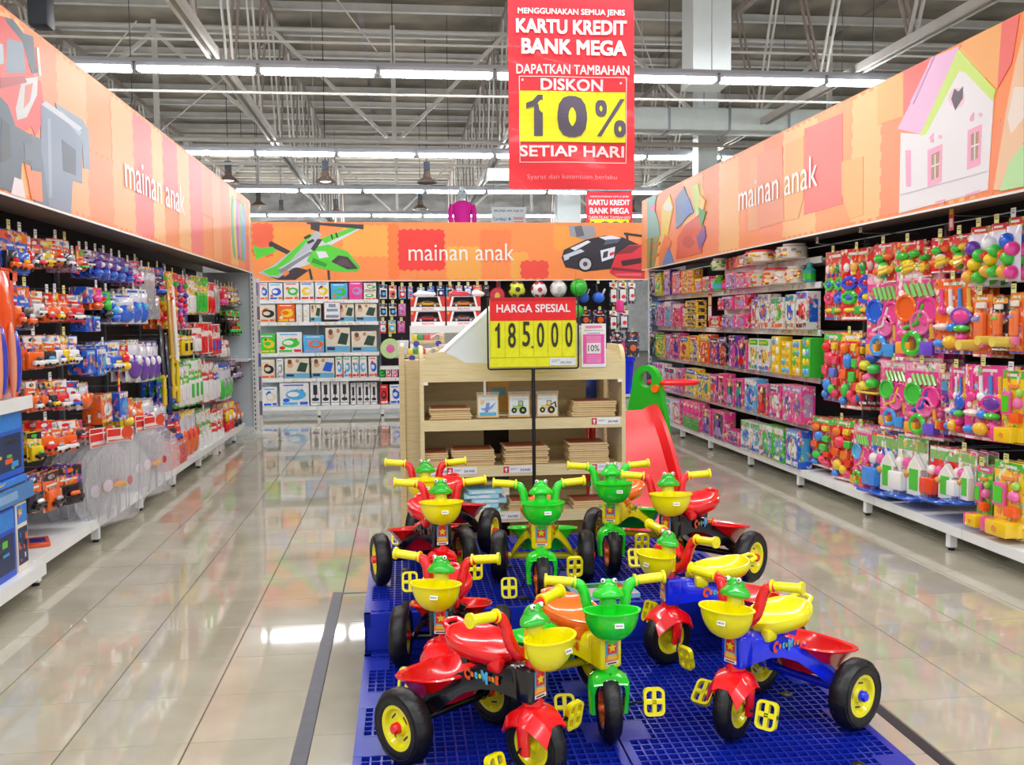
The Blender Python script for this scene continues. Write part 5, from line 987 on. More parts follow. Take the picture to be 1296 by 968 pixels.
def f_body(b):
    # inverted-U arched beam from stem to rear axle (t: x, top, bottom, half width top, half width bottom)
    P=[(.120,.305,.226,.034,.037),(.09,.307,.228,.036,.040),(.045,.303,.232,.040,.046),(.0,.293,.226,.046,.056),(-.05,.274,.207,.056,.072),(-.095,.250,.172,.074,.096),(-.13,.224,.140,.088,.114),(-.16,.198,.110,.102,.130),(-.185,.172,.088,.113,.140),(-.205,.150,.080,.120,.144)]
    R=[]
    for x,t,l,a,c in P: R.append([(x,-c,l),(x,-c*.97,l+(t-l)*.35),(x,-a,t-.014),(x,-a+.010,t-.003),(x,0,t+.002),(x,a-.010,t-.003),(x,a,t-.014),(x,c*.97,l+(t-l)*.35),(x,c,l),(x,c-.007,l),(x,a-.008,t-.02),(x,0,t-.012),(x,-a+.008,t-.02),(x,-c+.007,l)])
    b.grid(R,close=True); n=14
    for i in (0,len(R)-1): b.add(R[i],[tuple(range(n))])
    b.tube([(-.185,-.15,.107),(-.185,.15,.107)],.014,12)
def f_stem(b): b.rbox((.142,0,.268),(.058,.076,.098),.010,3); b.rbox((.112,0,.268),(.03,.072,.084),.006,2)
def f_seat(b):
    n=30; R=[]
    def ring(k,s,dz):
        row=[]
        for i in range(n):
            a=2*PI*i/n; c,sn=math.cos(a),math.sin(a); e=2.6
            rr=(abs(c)**e+abs(sn)**e)**(-1/e); x=c*rr*.108; y=sn*rr*(.086-.016*max(0,c))
            z=.338+.026*max(0,-c)**2+.010*abs(sn)-.012*max(0,c)
            row.append((-.045+x*s,y*s,(z-.338)*min(1,s)**2+.338+dz))
        return row
    R=[ring(0,.02,-.020),ring(1,.35,-.020),ring(2,.65,-.016),ring(3,.86,-.008),ring(4,.95,.003),ring(5,1.0,.002),ring(6,1.03,-.006),ring(7,1.02,-.020),ring(8,.90,-.036),ring(9,.5,-.05),ring(10,.05,-.05)]
    b.M=Matrix.Translation((-.005,0,.0)); b.grid(R[::-1],close=True)
    b.tube([(-.15,-.035,.357),(-.178,-.026,.366),(-.186,0,.368),(-.178,.026,.366),(-.15,.035,.357)],.008,8)
    for s in(-1,1): b.rbox((.045,s*.036,.300),(.05,.03,.04),.01,2)
def f_seatbase(b): b.rbox((-.03,0,.29),(.09,.07,.03),.008,2); b.tube([(-.13,-.0,.32),(-.11,0,.26)],.02,8)
def f_tray(b):
    n=30
    def ring(sx,sy,z,dx=0):
        r=[]
        for i in range(n):
            a=2*PI*i/n; e=3.0; c,s=math.cos(a),math.sin(a); rr=(abs(c)**e+abs(s)**e)**(-1/e); fl=1-.0*max(0,c)
            zz=z+(.022*(c*rr) if z>.18 else 0)
            r.append((-.195+dx+c*rr*sx*1.22,s*rr*sy*fl,zz))
        return r
    R=[ring(.02,.02,.144,-.012),ring(.048,.072,.144,-.012),ring(.056,.082,.150,-.01),ring(.080,.110,.190,-.003),ring(.094,.134,.226),ring(.106,.146,.228),ring(.109,.149,.224),ring(.107,.147,.220),ring(.097,.137,.219),ring(.083,.114,.19,-.003),ring(.059,.086,.142,-.01),ring(.02,.02,.136,-.012)]
    b.grid(R[::-1],close=True)
def f_fork(wing):
    def f(b):
        # arch over the wheel + two legs; steering frame: wheel centre at origin x=0
        P=[]; z0=.105
        n=13
        def prof(z): pass
        for s in (-1,1):
            rows=[]
            L=[(.207,.0,.0),(.205,.022,.0),(.196,.040,.0),(.180,.052 ,.0),(.155,.056,.0),(.120,.054,.0),(.086,.052,.0)]
            for z,y,_ in L:
                hw=(.026+.010*(1 if z>.17 else 0)-.006*(z<.13)) if not wing else .021-.003*(z<.13)
                rows.append([( -hw,s*(y-.0),z),(-hw*.6,s*(y+.005),z+.004),(0,s*(y+.007),z+.006 if z>.15 else z),(hw*.6,s*(y+.005),z+.004 if z>.15 else z),(hw,s*y,z),(hw,s*max(0,y-.010),z-.010 if z>.1 else z),(0,s*max(0,y-.012),z-.012 if z>.1 else z),(-hw,s*max(0,y-.010),z-.010 if z>.1 else z)])
            b.grid(rows if s<0 else [r[::-1] for r in rows],close=True); b.add(rows[-1],[tuple(range(8))])
        if wing:   # saddle-shaped hood with flared lower edge
            ys=[-.064,-.054,-.040,-.022,0,.022,.040,.054,.064]; dz=[.046,.030,.008,.001,0,.001,.008,.030,.046]
            A=[[(x*(1-.12*(abs(y)<.03)),y*(1-.25*(abs(x)/.085)**2),.214-6.2*x*x-.9*abs(x)*0-d) for y,d in zip(ys,dz)] for x in [-.082+.164*i/10 for i in range(11)]]
            b.grid(A); b.grid([[(p[0]*.97,p[1]*.96,p[2]-.004) for p in r][::-1] for r in A])
        else:
            A=[[( .062*math.cos(PI*(.28+.44*i/10)),y,.112+.090*math.sin(PI*(.28+.44*i/10))-.10*max(0,abs(y)-.03)) for y in (-.05,-.036,0,.036,.05)] for i in range(11)]
            b.grid(A)
        b.tube([(-.008,0,.185),(-.010,0,.226)],[.032,.028],14); b.tube([(0,0,.19),(0,0,.31)],.018,12)
        b.tube([(0,0,.295),(-.004,0,.345)],.024,12)
    return f
def f_bars(b):
    for s in(-1,1):
        pts=[(-.002,s*.008,.325),(-.004,s*.030,.335),(-.006,s*.048,.356),(-.010,s*.058,.386),(-.016,s*.064,.416),(-.020,s*.075,.438),(-.024,s*.098,.446)]
        rs=[.019,.018,.017,.0165,.016,.016,.015]
        # ribbed bend
        P=[];Q=[]
        for i in range(len(pts)-1):
            for k in range(4):
                t=k/4; P.append(tuple(pts[i][j]*(1-t)+pts[i+1][j]*t for j in range(3))); Q.append((rs[i]*(1-t)+rs[i+1]*t)*(1.05 if k%2 else .97))
        P.append(pts[-1]);Q.append(rs[-1]); b.tube(P,Q,12)
def _g(): pass
def f_grip(b): b.tube([(0,0,0),(0,.006,0),(0,.0061,0),(0,.02,0),(0,.086,0),(0,.0861,0),(0,.094,0)],[.019,.019,.013,.0145,.0145,.0205,.0205],16); b.tube([(0,.0941,0),(0,.095,0)],[.012,.008],12)
def f_basket(b):
    n=28
    def ring(s,z,lip=0):
        r=[]
        for i in range(n):
            a=2*PI*i/n; c,sn=math.cos(a),math.sin(a); x=c*(.060 if c>0 else .042)*s; y=sn*.080*s
            r.append((.083+x+lip*c,y+lip*sn,z+.026))
        return r
    R=[ring(.05,.292)]
    for k in range(1,9): q=k/8; s=math.sin(q*PI/2*.98)**.8; R.append(ring(s,.292+.088*(1-math.cos(q*PI/2))**1.0))
    R.append(ring(1.0,.381,.006)); R.append(ring(1.0,.384,.006)); R.append(ring(.97,.384)); 
    for k in range(8,0,-1): q=k/8; s=math.sin(q*PI/2*.98)**.8*.955; R.append(ring(s,.296+.085*(1-math.cos(q*PI/2))))
    b.grid(R,close=True); b.rbox((.03,0,.37),(.04,.04,.05),.008,2)
def f_post(b): b.lathe([(.026,.34),(.026,.410),(.024,.416),(.024,.430),(.020,.436)],20,M=Matrix.Translation((.03,0,0)))
def f_frog(b):
    b.M=Matrix.Translation((.03,0,.010))
    b.ell((0,0,.444),(.027,.029,.030),18,12)
    R=[]
    for k,(r,z) in enumerate(((.024,.420),(.036,.424),(.039,.429),(.038,.436),(.033,.443),(.024,.453))):
        R.append([(r*(1.15 if math.cos(a)>0 else .8)*math.cos(a),r*1.08*math.sin(a)*(1+.12*abs(math.sin(a))**6),z+.004*math.cos(2*a)) for a in [2*PI*i/24 for i in range(24)]])
    b.grid(R,close=True)
    for s in(-1,1): b.ell((.008,s*.014,.468),(.010,.009,.009),10,8)
def f_eyes(b):
    b.M=Matrix.Translation((.03,0,.010))
    for s in(-1,1): b.ell((.013,s*.017,.472),(.0075,.0075,.0075),10,8)
def f_pupil(b):
    b.M=Matrix.Translation((.03,0,.010))
    for s in(-1,1): b.ell((.019,s*.019,.4735),(.003,.003,.003),8,6)
def f_pedal(b):
    # local: pedal centred, axis along y
    L,W,T=.040,.031,.008
    def rr(a,bb,r,n=5):
        p=[]
        for cx,cz,st in ((a-r,bb-r,0),(-a+r,bb-r,PI/2),(-a+r,-bb+r,PI),(a-r,-bb+r,1.5*PI)):
            for i in range(n+1): t=st+PI/2*i/n; p.append((cx+r*math.cos(t),cz+r*math.sin(t)))
        return p
    o=rr(L,W,.016); i_=rr(L-.008,W-.008,.011); n=len(o)
    R=[[(x,y,-T) for x,y in o],[(x,y,T) for x,y in o],[(x,y,T) for x,y in i_],[(x,y,-T) for x,y in i_],[(x,y,-T) for x,y in o]]
    b.grid(R,close=True,smooth=False); b.box((0,0,0),(L*2-.01,.012,T*1.9)); b.box((0,0,0),(.011,W*2-.01,T*1.9)); b.tube([(0,-W,0),(0,W,0)],.008,8)
def f_crank(b): b.tube([(0,-.13,-.05),(0,-.075,-.05),(0,-.068,-.03),(0,-.062,0),(0,.062,0),(0,.068,.03),(0,.075,.05),(0,.13,.05)],.0035,6)
def f_stemsticker(b):
    Mx=Matrix.Translation((.1725,0,.270))@Euler((0,0,PI/2)).to_matrix().to_4x4(); b.M=Mx
    b.b2((-.022,-.0006,-.036),(.022,0,.038),'5aa8dc'); b.b2((-.022,-.0008,-.026),(.022,0,-.008),'f08a3c'); b.b2((-.022,-.001,-.036),(.022,0,-.026),'f0f0f0'); b.b2((-.016,-.0014,-.002),(.016,0,.03),'e83828')
    b.prism([((.015 if i%2==0 else .007)*math.sin(i*PI/5),.015+(.015 if i%2==0 else .007)*math.cos(i*PI/5)) for i in range(10)],-.0020,0,'f6dc28'); b.prism([(-.018,-.02),(.018,-.02),(.014,-.006),(-.014,-.006)],-.0014,0,'f6c04a'); b.b2((-.017,-.0016,-.033),(.015,0,-.029),'44444c')
def f_tagsticker(b):
    Mx=Matrix.Translation((.1425,.012,.378))@Euler((-.35,0,PI/2)).to_matrix().to_4x4(); b.M=Mx
    b.b2((-.013,-.0008,-.006),(.013,0,.007),'f2f2ee'); 
    for k in range(5): b.b2((-.010+k*.0042,-.001,-.002),(-.0075+k*.0042,0,.003),'3a3a44')
def f_forktag(b): b.M=Matrix.Translation((.037,0,.192))@Euler((-.5,0,PI/2)).to_matrix().to_4x4(); b.b2((-.014,-.0008,-.008),(.014,0,.008),'e8e8ec'); b.b2((-.009,-.001,-.002),(.009,0,.001),'7878a0')
def f_logo(b):
    S='CocoMong'; cl=['f0542c','f5812c','5ac0f0','d8e040','58b8f0','f07a30','f5a030','f0602c']; sz=[.030,.017,.021,.014,.030,.016,.016,.022]
    for s in (-1,1):
        x=-.052; 
        order=range(8)
        for k in order:
            xx=x+sz[k]*.34 if s<0 else x+sz[k]*.34
            # side wall of the beam: y depends on x; lay each letter just off it
            px=(xx-.005) if s<0 else (-xx-.015)
            wd=.052+(.018 if px<-.0 else .0)*0+max(0,-px)*.28+.0015
            wd=.0455+max(0,.05-px)*.17
            M=Matrix.Translation((px,s*(wd+.0016),.262))@Euler((0,0,PI if s>0 else 0)).to_matrix().to_4x4()@Euler((0,0,(.12 if s<0 else .12)*(1 if s>0 else -1)*1)).to_matrix().to_4x4()
            vs,fs=text_geo(S[k],1,.045); xs=[v[0] for v in vs]; ys=[v[1] for v in vs]; cx=(max(xs)+min(xs))/2; cy=(max(ys)+min(ys))/2
            [b.add([((a-cx)*sz[k]*1.3+dx*.0012,-.00004*qq,(bb-cy)*sz[k]*1.4+dz*.0012) for a,bb,_ in vs],fs,cl[k],M=M) for qq,(dx,dz) in enumerate(((0,0),(1,1),(-1,1),(1,-1),(-1,-1)))]
            x+=sz[k]*.72
def tricycle(lab,X,Y,z,head,steer,sch,phi,wing,lean=0):
    """head: heading angle, 0 = towards the camera (-y), positive turns the nose to the right of the picture (+x)"""
    rz=-PI/2+head
    t=thing('tricycle',lab,'tricycle',(X,Y,z),rz)
    S=dict(rb=dict(body='k',seat='r',tray='r',fork='r',bars='r',bask='y',post='y',disc='y',hub='r',fdisc='y',fhub='y',sb='k'),
           gy=dict(body='y',seat='o',tray='g',fork='g',bars='g',bask='g',post='g',disc='y',hub='r',fdisc='o',fhub='o',sb='y'),
           bl=dict(body='b',seat='y',tray='r',fork='r',bars='r',bask='y',post='y',disc='y',hub='b',fdisc='y',fhub='y',sb='b'))[sch]
    P=lambda k:TP[S[k]]
    link('frame',G('body',f_body,P('body'),'frame'),t); st=link('stem_cover',G('stem',f_stem,P('body'),'stem_cover'),t)
    link('sticker',G('ssk',f_stemsticker,PRINT,'sticker'),st); link('side_lettering',G('logo',f_logo,PRINT,'side_lettering'),t)
    link('seat_base',G('sb',f_seatbase,P('sb'),'seat_base'),t); link('seat',G('seat',f_seat,P('seat'),'seat'),t); link('tray',G('tray',f_tray,P('tray'),'tray'),t)
    for s in (-1,1):
        w_=link('wheel',G('tyre',f_tyre,RUB,'wheel'),t,(-.185,s*.182,.1075),(0,.3*s,0)); link('rim',G('rim',f_rim,P('disc'),'rim'),w_); link('rim_slots',G('slots',f_slots,BLACKP,'rim_slots'),w_); link('hub_cap',G('hub',f_hub,P('hub'),'hub_cap'),w_)
    ro=(0,0,steer); c=(.185-.03,0,0)
    q=lambda nm,key,fn,mt,loc=(0,0,0):link(nm,G(key,fn,mt,nm),t,(c[0]+loc[0]*math.cos(steer)-loc[1]*math.sin(steer),loc[0]*math.sin(steer)+loc[1]*math.cos(steer),loc[2]),ro)
    fk=q('fork','fork%d'%wing,f_fork(wing),P('fork'))
    if wing or sch=='gy': link('fork_sticker',G('ftag',f_forktag,PRINT,'fork_sticker'),fk)
    wl=q('wheel','tyre',f_tyre,RUB,(0,0,.1075)); wl.scale=(.94,.82,.94); wl.location.z=.1015; link('rim',G('rim',f_rim,P('fdisc'),'rim'),wl); link('hub_cap',G('hub',f_hub,P('fhub'),'hub_cap'),wl)
    cr=link('crank',G('crank',f_crank,WIRE,'crank'),t,(c[0],0,.1075),(0,phi,steer))
    for s in (-1,1):
        pz=.05*s; dx=pz*math.sin(phi); dz=pz*math.cos(phi); lx,ly=dx,s*.125
        link('pedal',G('pedal',f_pedal,TP['y'],'pedal'),t,(c[0]+lx*math.cos(steer)-ly*math.sin(steer),lx*math.sin(steer)+ly*math.cos(steer),.1075+dz),(0,PI/2-.35+s*.25+.3*math.sin(phi*3),steer))
    q('handlebar','bars',f_bars,P('bars'),(-.035,0,.016))
    for s in(-1,1):
        o=q('grip','grip',f_grip,TP['y'],(-.057,s*.088,.4625)); o.rotation_euler=(.07*(1 if s>0 else 1),0,steer+(PI if s<0 else 0)+.08*s)
    bk=q('basket','bask',f_basket,P('bask'),(-.035,0,0)); link('price_sticker',G('tsk',f_tagsticker,PRINT,'price_sticker'),bk)
    q('post','post',f_post,P('post'),(-.035,0,0))
    fr=q('frog_head','frog',f_frog,TP['f'] if S['post']=='y' else TP['g'],(-.035,0,0)); link('eyes',G('eye',f_eyes,EYE,'eyes'),fr); link('pupils',G('pup',f_pupil,BLACKP,'pupils'),fr)
    return t
TR=[
('red tricycle with black frame at the front left of the pallets',.243,2.576,Z1,.68,.02,'rb',.6,1),
('green and yellow tricycle with orange seat, in the middle of the front row',.530,2.81,Z1,.38,-.42,'gy',1.1,0),
('blue-framed tricycle with yellow seat at the front right pallet corner',1.088,2.704,Z1,-1.03,.22,'bl',1.3,1),
('blue-framed tricycle with yellow seat, behind the front right one',1.086,3.275,Z1,-1.42,.28,'bl',2.7,1),
('red tricycle with black frame, second from the front on the left',.133,3.168,Z1,-.14,-.22,'rb',.3,1),
('red tricycle with black frame at the left edge of the rear pallets',.11,3.785,Z2,.19,-.2,'rb',.9,0),
('red tricycle with black frame, rearmost on the left by the wooden shelf',.155,4.30,Z2,-.42,.35,'rb',2.2,0),
('green and yellow tricycle with orange seat, directly before the price sign pole',.545,3.705,Z2,-.16,.14,'gy',.5,0),
('green and yellow tricycle with orange seat, on the rear right before the shelf',.955,4.07,Z2,-.50,.50,'gy',.8,0),
('red tricycle with black frame at the right edge of the rear pallets',1.165,3.745,Z2,-.85,.75,'rb',2.0,1),
]
for a in TR: tricycle(*a)
m=MB(); m.b2((-.13,-.09,0),(.13,.09,.018),'9cc8dc'); m.b2((-.1,-.07,.018),(-.02,.03,.0186),'e8c8e0'); m.b2((0,-.05,.018),(.1,.06,.0187),'c86a3c'); m.b2((-.06,.02,.018),(.03,.07,.0189),'3c9a48'); m.b2((.04,-.07,.0187),(.11,.0,.0192),'f0d040'); m.b2((-.12,-.085,.018),(.12,-.07,.0186),'f0b0d0')
tag(obj('picture_book',m,PRINT,loc=(.78,3.66,Z2+.001),rot=(0,0,.1)),'flat colourful picture box lying on the rear pallet behind the tricycles','book')
# ================================================ WOODEN SHELF UNITS
def profile_panel(m,x,y0,y1,z1,r=.10,th=.02):
    pts=[(y0,.0),(y1,.0),(y1,z1)]
    for i in range(7): a=PI/2+PI/2*i/6; pts.append((y0+r+r*math.cos(a),z1-r+r*math.sin(a)))
    M=Matrix.Translation((x,0,0))@Euler((0,0,PI/2)).to_matrix().to_4x4()
    m.prism(pts,-th/2,th/2,M=M)
t=thing('wooden_shelf_unit','light birch shelf unit behind the tricycles with puzzle boards','shelf',(0,0,0))
XA,XB,YA,YB=.09,1.195,4.98,5.36
for x in (XA+.01,XB-.01): m=MB(); profile_panel(m,x,YA,YB,1.245); obj('side_panel',m,WOOD,t)
m=MB(); pts=[(XA+.02,1.06),(XB-.02,1.06),(XB-.02,1.17)]+[(XB-.11+.09*math.sin(a),1.17-.0+.05*math.cos(a)-.05+.05) for a in [PI/2,PI/3,PI/6,0]]+[(XA+.22,1.15)]+[(XA+.10-.08*math.sin(a),1.17+.05*math.cos(a)) for a in [0,PI/6,PI/3,PI/2]]
m.prism([(XA+.02,1.06),(XB-.02,1.06),(XB-.02,1.16),(XB-.05,1.21),(XB-.10,1.222),(XB-.2,1.20),(XA+.26,1.145),(XA+.20,1.185),(XA+.12,1.222),(XA+.05,1.21),(XA+.02,1.165)],YA+.0,YA+.02); obj('header_board',m,WOOD,t)
for z in (.845,.595,.345,.10): m=MB(); m.b2((XA+.02,YA+.02,z-.02),(XB-.02,YB,z)); m.b2((XA+.02,YA,z-.045),(XB-.02,YA+.02,z+.012)); obj('shelf_board',m,WOOD,t)
m=MB(); m.b2((XA+.02,YA+.02,1.14),(XB-.02,YB,1.155)); obj('top_board',m,WOOD,t)
for a,b in ((XA+.02,.455),(.60,1.05)): m=MB(); m.b2((a,YB-.012,.1),(b,YB,1.14)); obj('back_panel',m,WOODB,t)
for x in (XA+.03,XB-.03): m=MB(); m.b2((x-.012,YA-.002,1.045),(x+.012,YA+.03,1.06)); obj('bracket',m,WHITE_MET,t)
t2=thing('wooden_shelf_unit','second birch shelf unit standing back to back behind the first','shelf',(0,0,0))
for x in (.0,1.18): m=MB(); profile_panel(m,x,5.42,5.80,1.25); obj('side_panel',m,WOOD,t2)
m=MB(); m.b2((.01,5.42,.02),(.30,5.44,1.16)); m.b2((.7,5.42,.02),(.99,5.44,1.16)); obj('back_panel',m,WOOD,t2)
for z in (.1,.6,.85,1.15): m=MB(); m.b2((.01,5.44,z-.02),(1.17,5.8,z)); obj('shelf_board',m,WOOD,t2)
m=MB(); m.b2((-.02,5.405,.0),(.012,5.425,1.24)); obj('edge_post',m,WOOD,t2)
for k,(x,z) in enumerate(((.53,.61),)):
    m=MB(); m.rbox((0,0,.1),(.24,.12,.2),.01,2); tag(obj('dark_box',m,mat('dark_brown_card','2c2220',.6),loc=(x,5.56,z-.009)),'dark brown box seen through the gap behind the middle shelf','box')
m=MB(); m.rbox((0,0,.09),(.24,.12,.18),.01,2); tag(obj('dark_box',m,MATS['dark_brown_card'],loc=(.54,5.56,.101)),'dark brown box seen through the gap behind the lowest shelf','box')
m=MB(); m.rbox((0,0,.11),(.06,.08,.22),.01,2,'f0c060'); m.b2((-.031,-.041,.02),(-.0,-.039,.2),'d83c30'); tag(obj('stacked_box',m,PRINT,loc=(.44,5.53,.851)),'narrow coloured box behind the airplane puzzle','box')
m=MB(); m.rbox((0,0,.11),(.14,.1,.2),.006,2,'e0b468'); m.b2((-.05,-.051,.1),(.04,-.05,.15),'78b4d0'); tag(obj('stacked_box',m,PRINT,loc=(.56,5.53,.841)),'light wooden box behind the tractor puzzles','box')
# puzzle boards stacked on the shelves
bx=MB(); bx.rbox((0,0,.0045),(.26,.22,.009),.002,1); rn=random.Random(8)
boards={}
def bmesh_(w): 
    k=round(w,2)
    if k not in boards:
        b=MB(); b.rbox((0,0,.0055),(w,.2,.011),.002,1,'d8bc8c'); b.b2((-w*.44,-.09,.011),(w*.44,.09,.0114),'b0583c'); boards[k]=b.mesh('puzzle_board',PRINT)
    return boards[k]
ST=[(.25,.22,.846,6,'on the top shelf at its left end'),(1.03,.24,.846,8,'on the top shelf at its right end'),(.17,.13,.596,7,'at the left end of the middle shelf'),(.37,.23,.596,8,'second stack from the left on the middle shelf'),(.66,.24,.596,9,'third stack from the left on the middle shelf'),(1.0,.22,.596,10,'at the right end of the middle shelf'),(.66,.2,.346,5,'in the middle of the lowest shelf'),(1.0,.18,.346,4,'at the right end of the lowest shelf')]
for i,(x,w_,z,n,lab) in enumerate(ST):
    for k in range(n):
        o=link('puzzle_board',bmesh_(w_),None,(x+rn.uniform(-.006,.006),5.115+rn.uniform(-.006,.006),z+.0005+k*.0118),(0,0,rn.uniform(-.02,.02)))
        top=k==n-1
        tag(o,('topmost wooden puzzle board of the stack ' if top else 'wooden puzzle board in the stack ')+lab,'board','puzzle boards '+lab)
m=MB(); disc(m,0,0,.045,0,.001,'c8502c',16,.028); 
for k in range(5):
    m=MB(); m.rbox((0,0,.012),(.19,.16,.024),.003,1,'a8dcec'); m.b2((-.08,-.081,.006),(.05,-.08,.018),'e8f4f8'); m.b2((-.09,-.07,.024),(.09,.07,.0245),['88c8e4','c8e8f0'][k%2])
    tag(obj('puzzle_box',m,PRINT,loc=(.42+rn.uniform(-.02,.03),5.1,.346+k*.0252),rot=(0,0,rn.uniform(-.12,.12))),'flat pale blue puzzle box, %s from below, lowest wooden shelf'%ORD[k],'box','pale blue puzzle boxes on the lowest shelf')
for k,(x,lab) in enumerate(((.455,'airplane'),(.625,'tractor'),(.78,'yellow digger'))):
    o=thing('bagged_puzzle','clear-bagged wooden puzzle showing a %s, standing on the top shelf'%{'airplane':'blue airplane','tractor':'green tractor','yellow digger':'yellow digger'}[lab],'puzzle',(x,5.06,.858),0)
    m=MB(); w_=.115; m.rbox((0,0,.062),(w_,.01,.124),.002,1,'e6c084'); m.b2((-w_*.44,-.0062,.012),(w_*.44,-.005,.112),'dfe8ec')
    if k==0:
        m.prism([(-.04,.05),(.01,.06),(.045,.085),(.02,.05),(-.01,.035)],-.008,-.005,'3c8ee0'); m.prism([(-.01,.08),(.01,.082),(.0,.03),(-.015,.03)],-.0085,-.005,'2f70c8'); disc(m,-.03,.085,.012,-.007,.002,'f0c040'); m.b2((-.045,-.007,.012),(.045,-.005,.03),'5ab0e0')
    else:
        c=['','8ec83c','e8c42c'][k]; m.b2((-.035,-.008,.045),(.02,-.005,.065),c); m.b2((-.005,-.0085,.06),(.022,-.005,.09),'3c4838'); m.b2((-.001,-.009,.065),(.016,-.005,.085),c)
        for u,r in ((-.028,.015),(.02,.02)): disc(m,u,.038,r,-.010,.004,'1c1c1c'); disc(m,u,.038,r*.4,-.011,.002,c)
        if k==2: m.prism([(.02,.07),(.045,.085),(.05,.05),(.042,.05),(.038,.075),(.02,.062)],-.008,-.005,'3c3c30')
    obj('puzzle_print',m,PRINT,o); m=MB(); lozenge(m,w_*1.08,.14,.022,'ffffff',6,6,.002,rn,y0=0); obj('clear_wrap',m,FILM,o)
# price strips on the wooden shelf
t=None
PS=[(.155,.585,'27,900','leftmost on the middle shelf'),(.30,.585,'34,900','second on the middle shelf'),(.60,.585,'34,900','third on the middle shelf'),(1.08,.585,'34,900','rightmost on the middle shelf'),(1.08,.835,'34,900','on the top shelf at the right'),(.53,.335,'34,900','left of the middle on the lowest shelf'),(1.08,.335,'34,900','at the right of the lowest shelf')]
for x,z,s,lab in PS:
    m=MB(); m.b2((-.075,-.002,-.018),(.085,0,.018),'f0f0f4'); m.b2((-.073,-.0026,-.017),(-.043,0,.017),'d8303c'); m.prism([(-.0615,-.012),(-.0545,-.012),(-.0545,.001),(-.048,.001),(-.058,.012),(-.068,.001),(-.0615,.001)],-.0032,0,'w')
    put_text(m,s,.045,-.003,.055,.014,-.003,'303038',.01); m.b2((-.036,-.0026,.004),(.005,0,.006),'8888a0'); m.b2((-.036,-.0026,-.001),(-.004,0,.001),'8888a0')
    tag(obj('price_label',m,PRINT,loc=(x,YA-.0005,z)),'price strip reading %s, %s'%(s,lab),'label')
m=MB(); m.b2((-.067,-.003,-.118),(.067,0,.115),'f4f0f4'); m.b2((-.058,-.0036,-.10),(.058,0,.058),'ee5cb4'); m.b2((-.045,-.0036,.09),(.045,0,.105),'f088b8'); put_text(m,'BELANJA APA SAJA DI',0,.078,.10,.009,-.0042,'405078'); m.b2((-.035,-.0042,.062),(.035,0,.066),'5a8ac0')
m.b2((-.038,-.0042,-.045),(.038,0,.012),'f2eef0'); put_text(m,'10%',0,-.016,.062,.034,-.0048,'282030',.01)
for z in (.045,.036,.027,.018,-.056,-.067,-.075,-.083,-.09): m.b2((-.04,-.0042,z-.0015),(.04,0,z+.0015),'f8b8dc')
tag(obj('promo_card',m,PRINT,loc=(1.02,YA-.004,1.245)),'pink and white 10% promotion card taped to the shelf header','sign')
# white pitched board on top
t=thing('white_roof_topper','white gable-shaped board topper on the wooden shelf unit','board',(0,0,0))
CARD=mat('white_foam_board','dfe6ea',.45,mottle=.03)
m=MB(); m.prism([(.17,1.157),(.44,1.42),(.52,1.47),(.78,1.47),(.96,1.33),(.96,1.157)],5.005,5.013); obj('gable_board',m,CARD,t)
def slab(p,q,y0,y1): 
    m=MB(); (a,b),(c,d)=p,q; L=math.hypot(c-a,d-b); nx,nz=-(d-b)/L*.008,(c-a)/L*.008
    m.prism([(a,b),(c,d),(c+nx,d+nz),(a+nx,b+nz)],y0,y1); return m
obj('roof_board',slab((.16,1.16),(.52,1.475),5.0,5.36),CARD,t); obj('roof_board',slab((.78,1.475),(.965,1.33),5.0,5.36),CARD,t)
m=MB(); m.b2((.51,5.0,1.47),(.79,5.36,1.478)); obj('ridge_board',m,CARD,t)
# wooden pull-along trucks on the rear unit
def pull_truck(x,y,z,lab,rz,cols):
    o=thing('wooden_truck',lab,'toy',(x,y,z),rz); W=mat('pale_toy_wood','e0c898',.5)
    m=MB(); m.rbox((0,0,.028),(.2,.07,.022),.006,2); m.rbox((.085,0,.058),(.03,.06,.045),.008,2); obj('chassis',m,W,o)
    for k,c in enumerate(cols): m=MB(); m.rbox((-.075+k*.035,0,.056),(.032,.055,.034),.004,2,c); obj('block',m,SHINE,o)
    for sx in(-.065,.065): m=MB(); m.tube([(sx,-.045,.018),(sx,.045,.018)],.018,14,'3a48a8'); obj('wheel_pair',m,SHINE,o)
    m=MB(); m.tube([(.02,-.03,.05),(.06,-.03,.075),(.09,-.03,.06)],.005,6,'e8dcc8'); obj('trim_rod',m,SHINE,o)
pull_truck(.12,5.55,1.151,'wooden toy truck with red, green and yellow blocks, lower of the pile',.05,['e8d830','2f9a48','e04040','f0e8d8'])
pull_truck(.15,5.60,1.232,'wooden toy truck with red, green and yellow blocks, upper of the pile',-.04,['e8d830','3ca050','e85050','f0a0a8'])
pull_truck(.10,5.5,1.075+.245,'wooden toy truck lying on top of the toy pile',.1,['e04848','88c8e0','f0e8d8','f2b040']) if 0 else None
m=MB(); m.rbox((0,0,.05),(.13,.1,.09),.006,2,'e8dcc8'); m.b2((-.05,-.051,.02),(.0,-.05,.08),'e05060'); m.b2((.01,-.051,.03),(.05,-.05,.07),'f0b840'); tag(obj('toy_box',m,PRINT,loc=(.28,5.58,1.151)),'small printed box beside the wooden trucks','box')
m=MB(); m.rbox((0,0,.03),(.07,.05,.07),.006,2,'70b8e0'); tag(obj('toy_block',m,SHINE,loc=(.34,5.66,1.19)),'light blue block on the pile beside the white topper','toy')
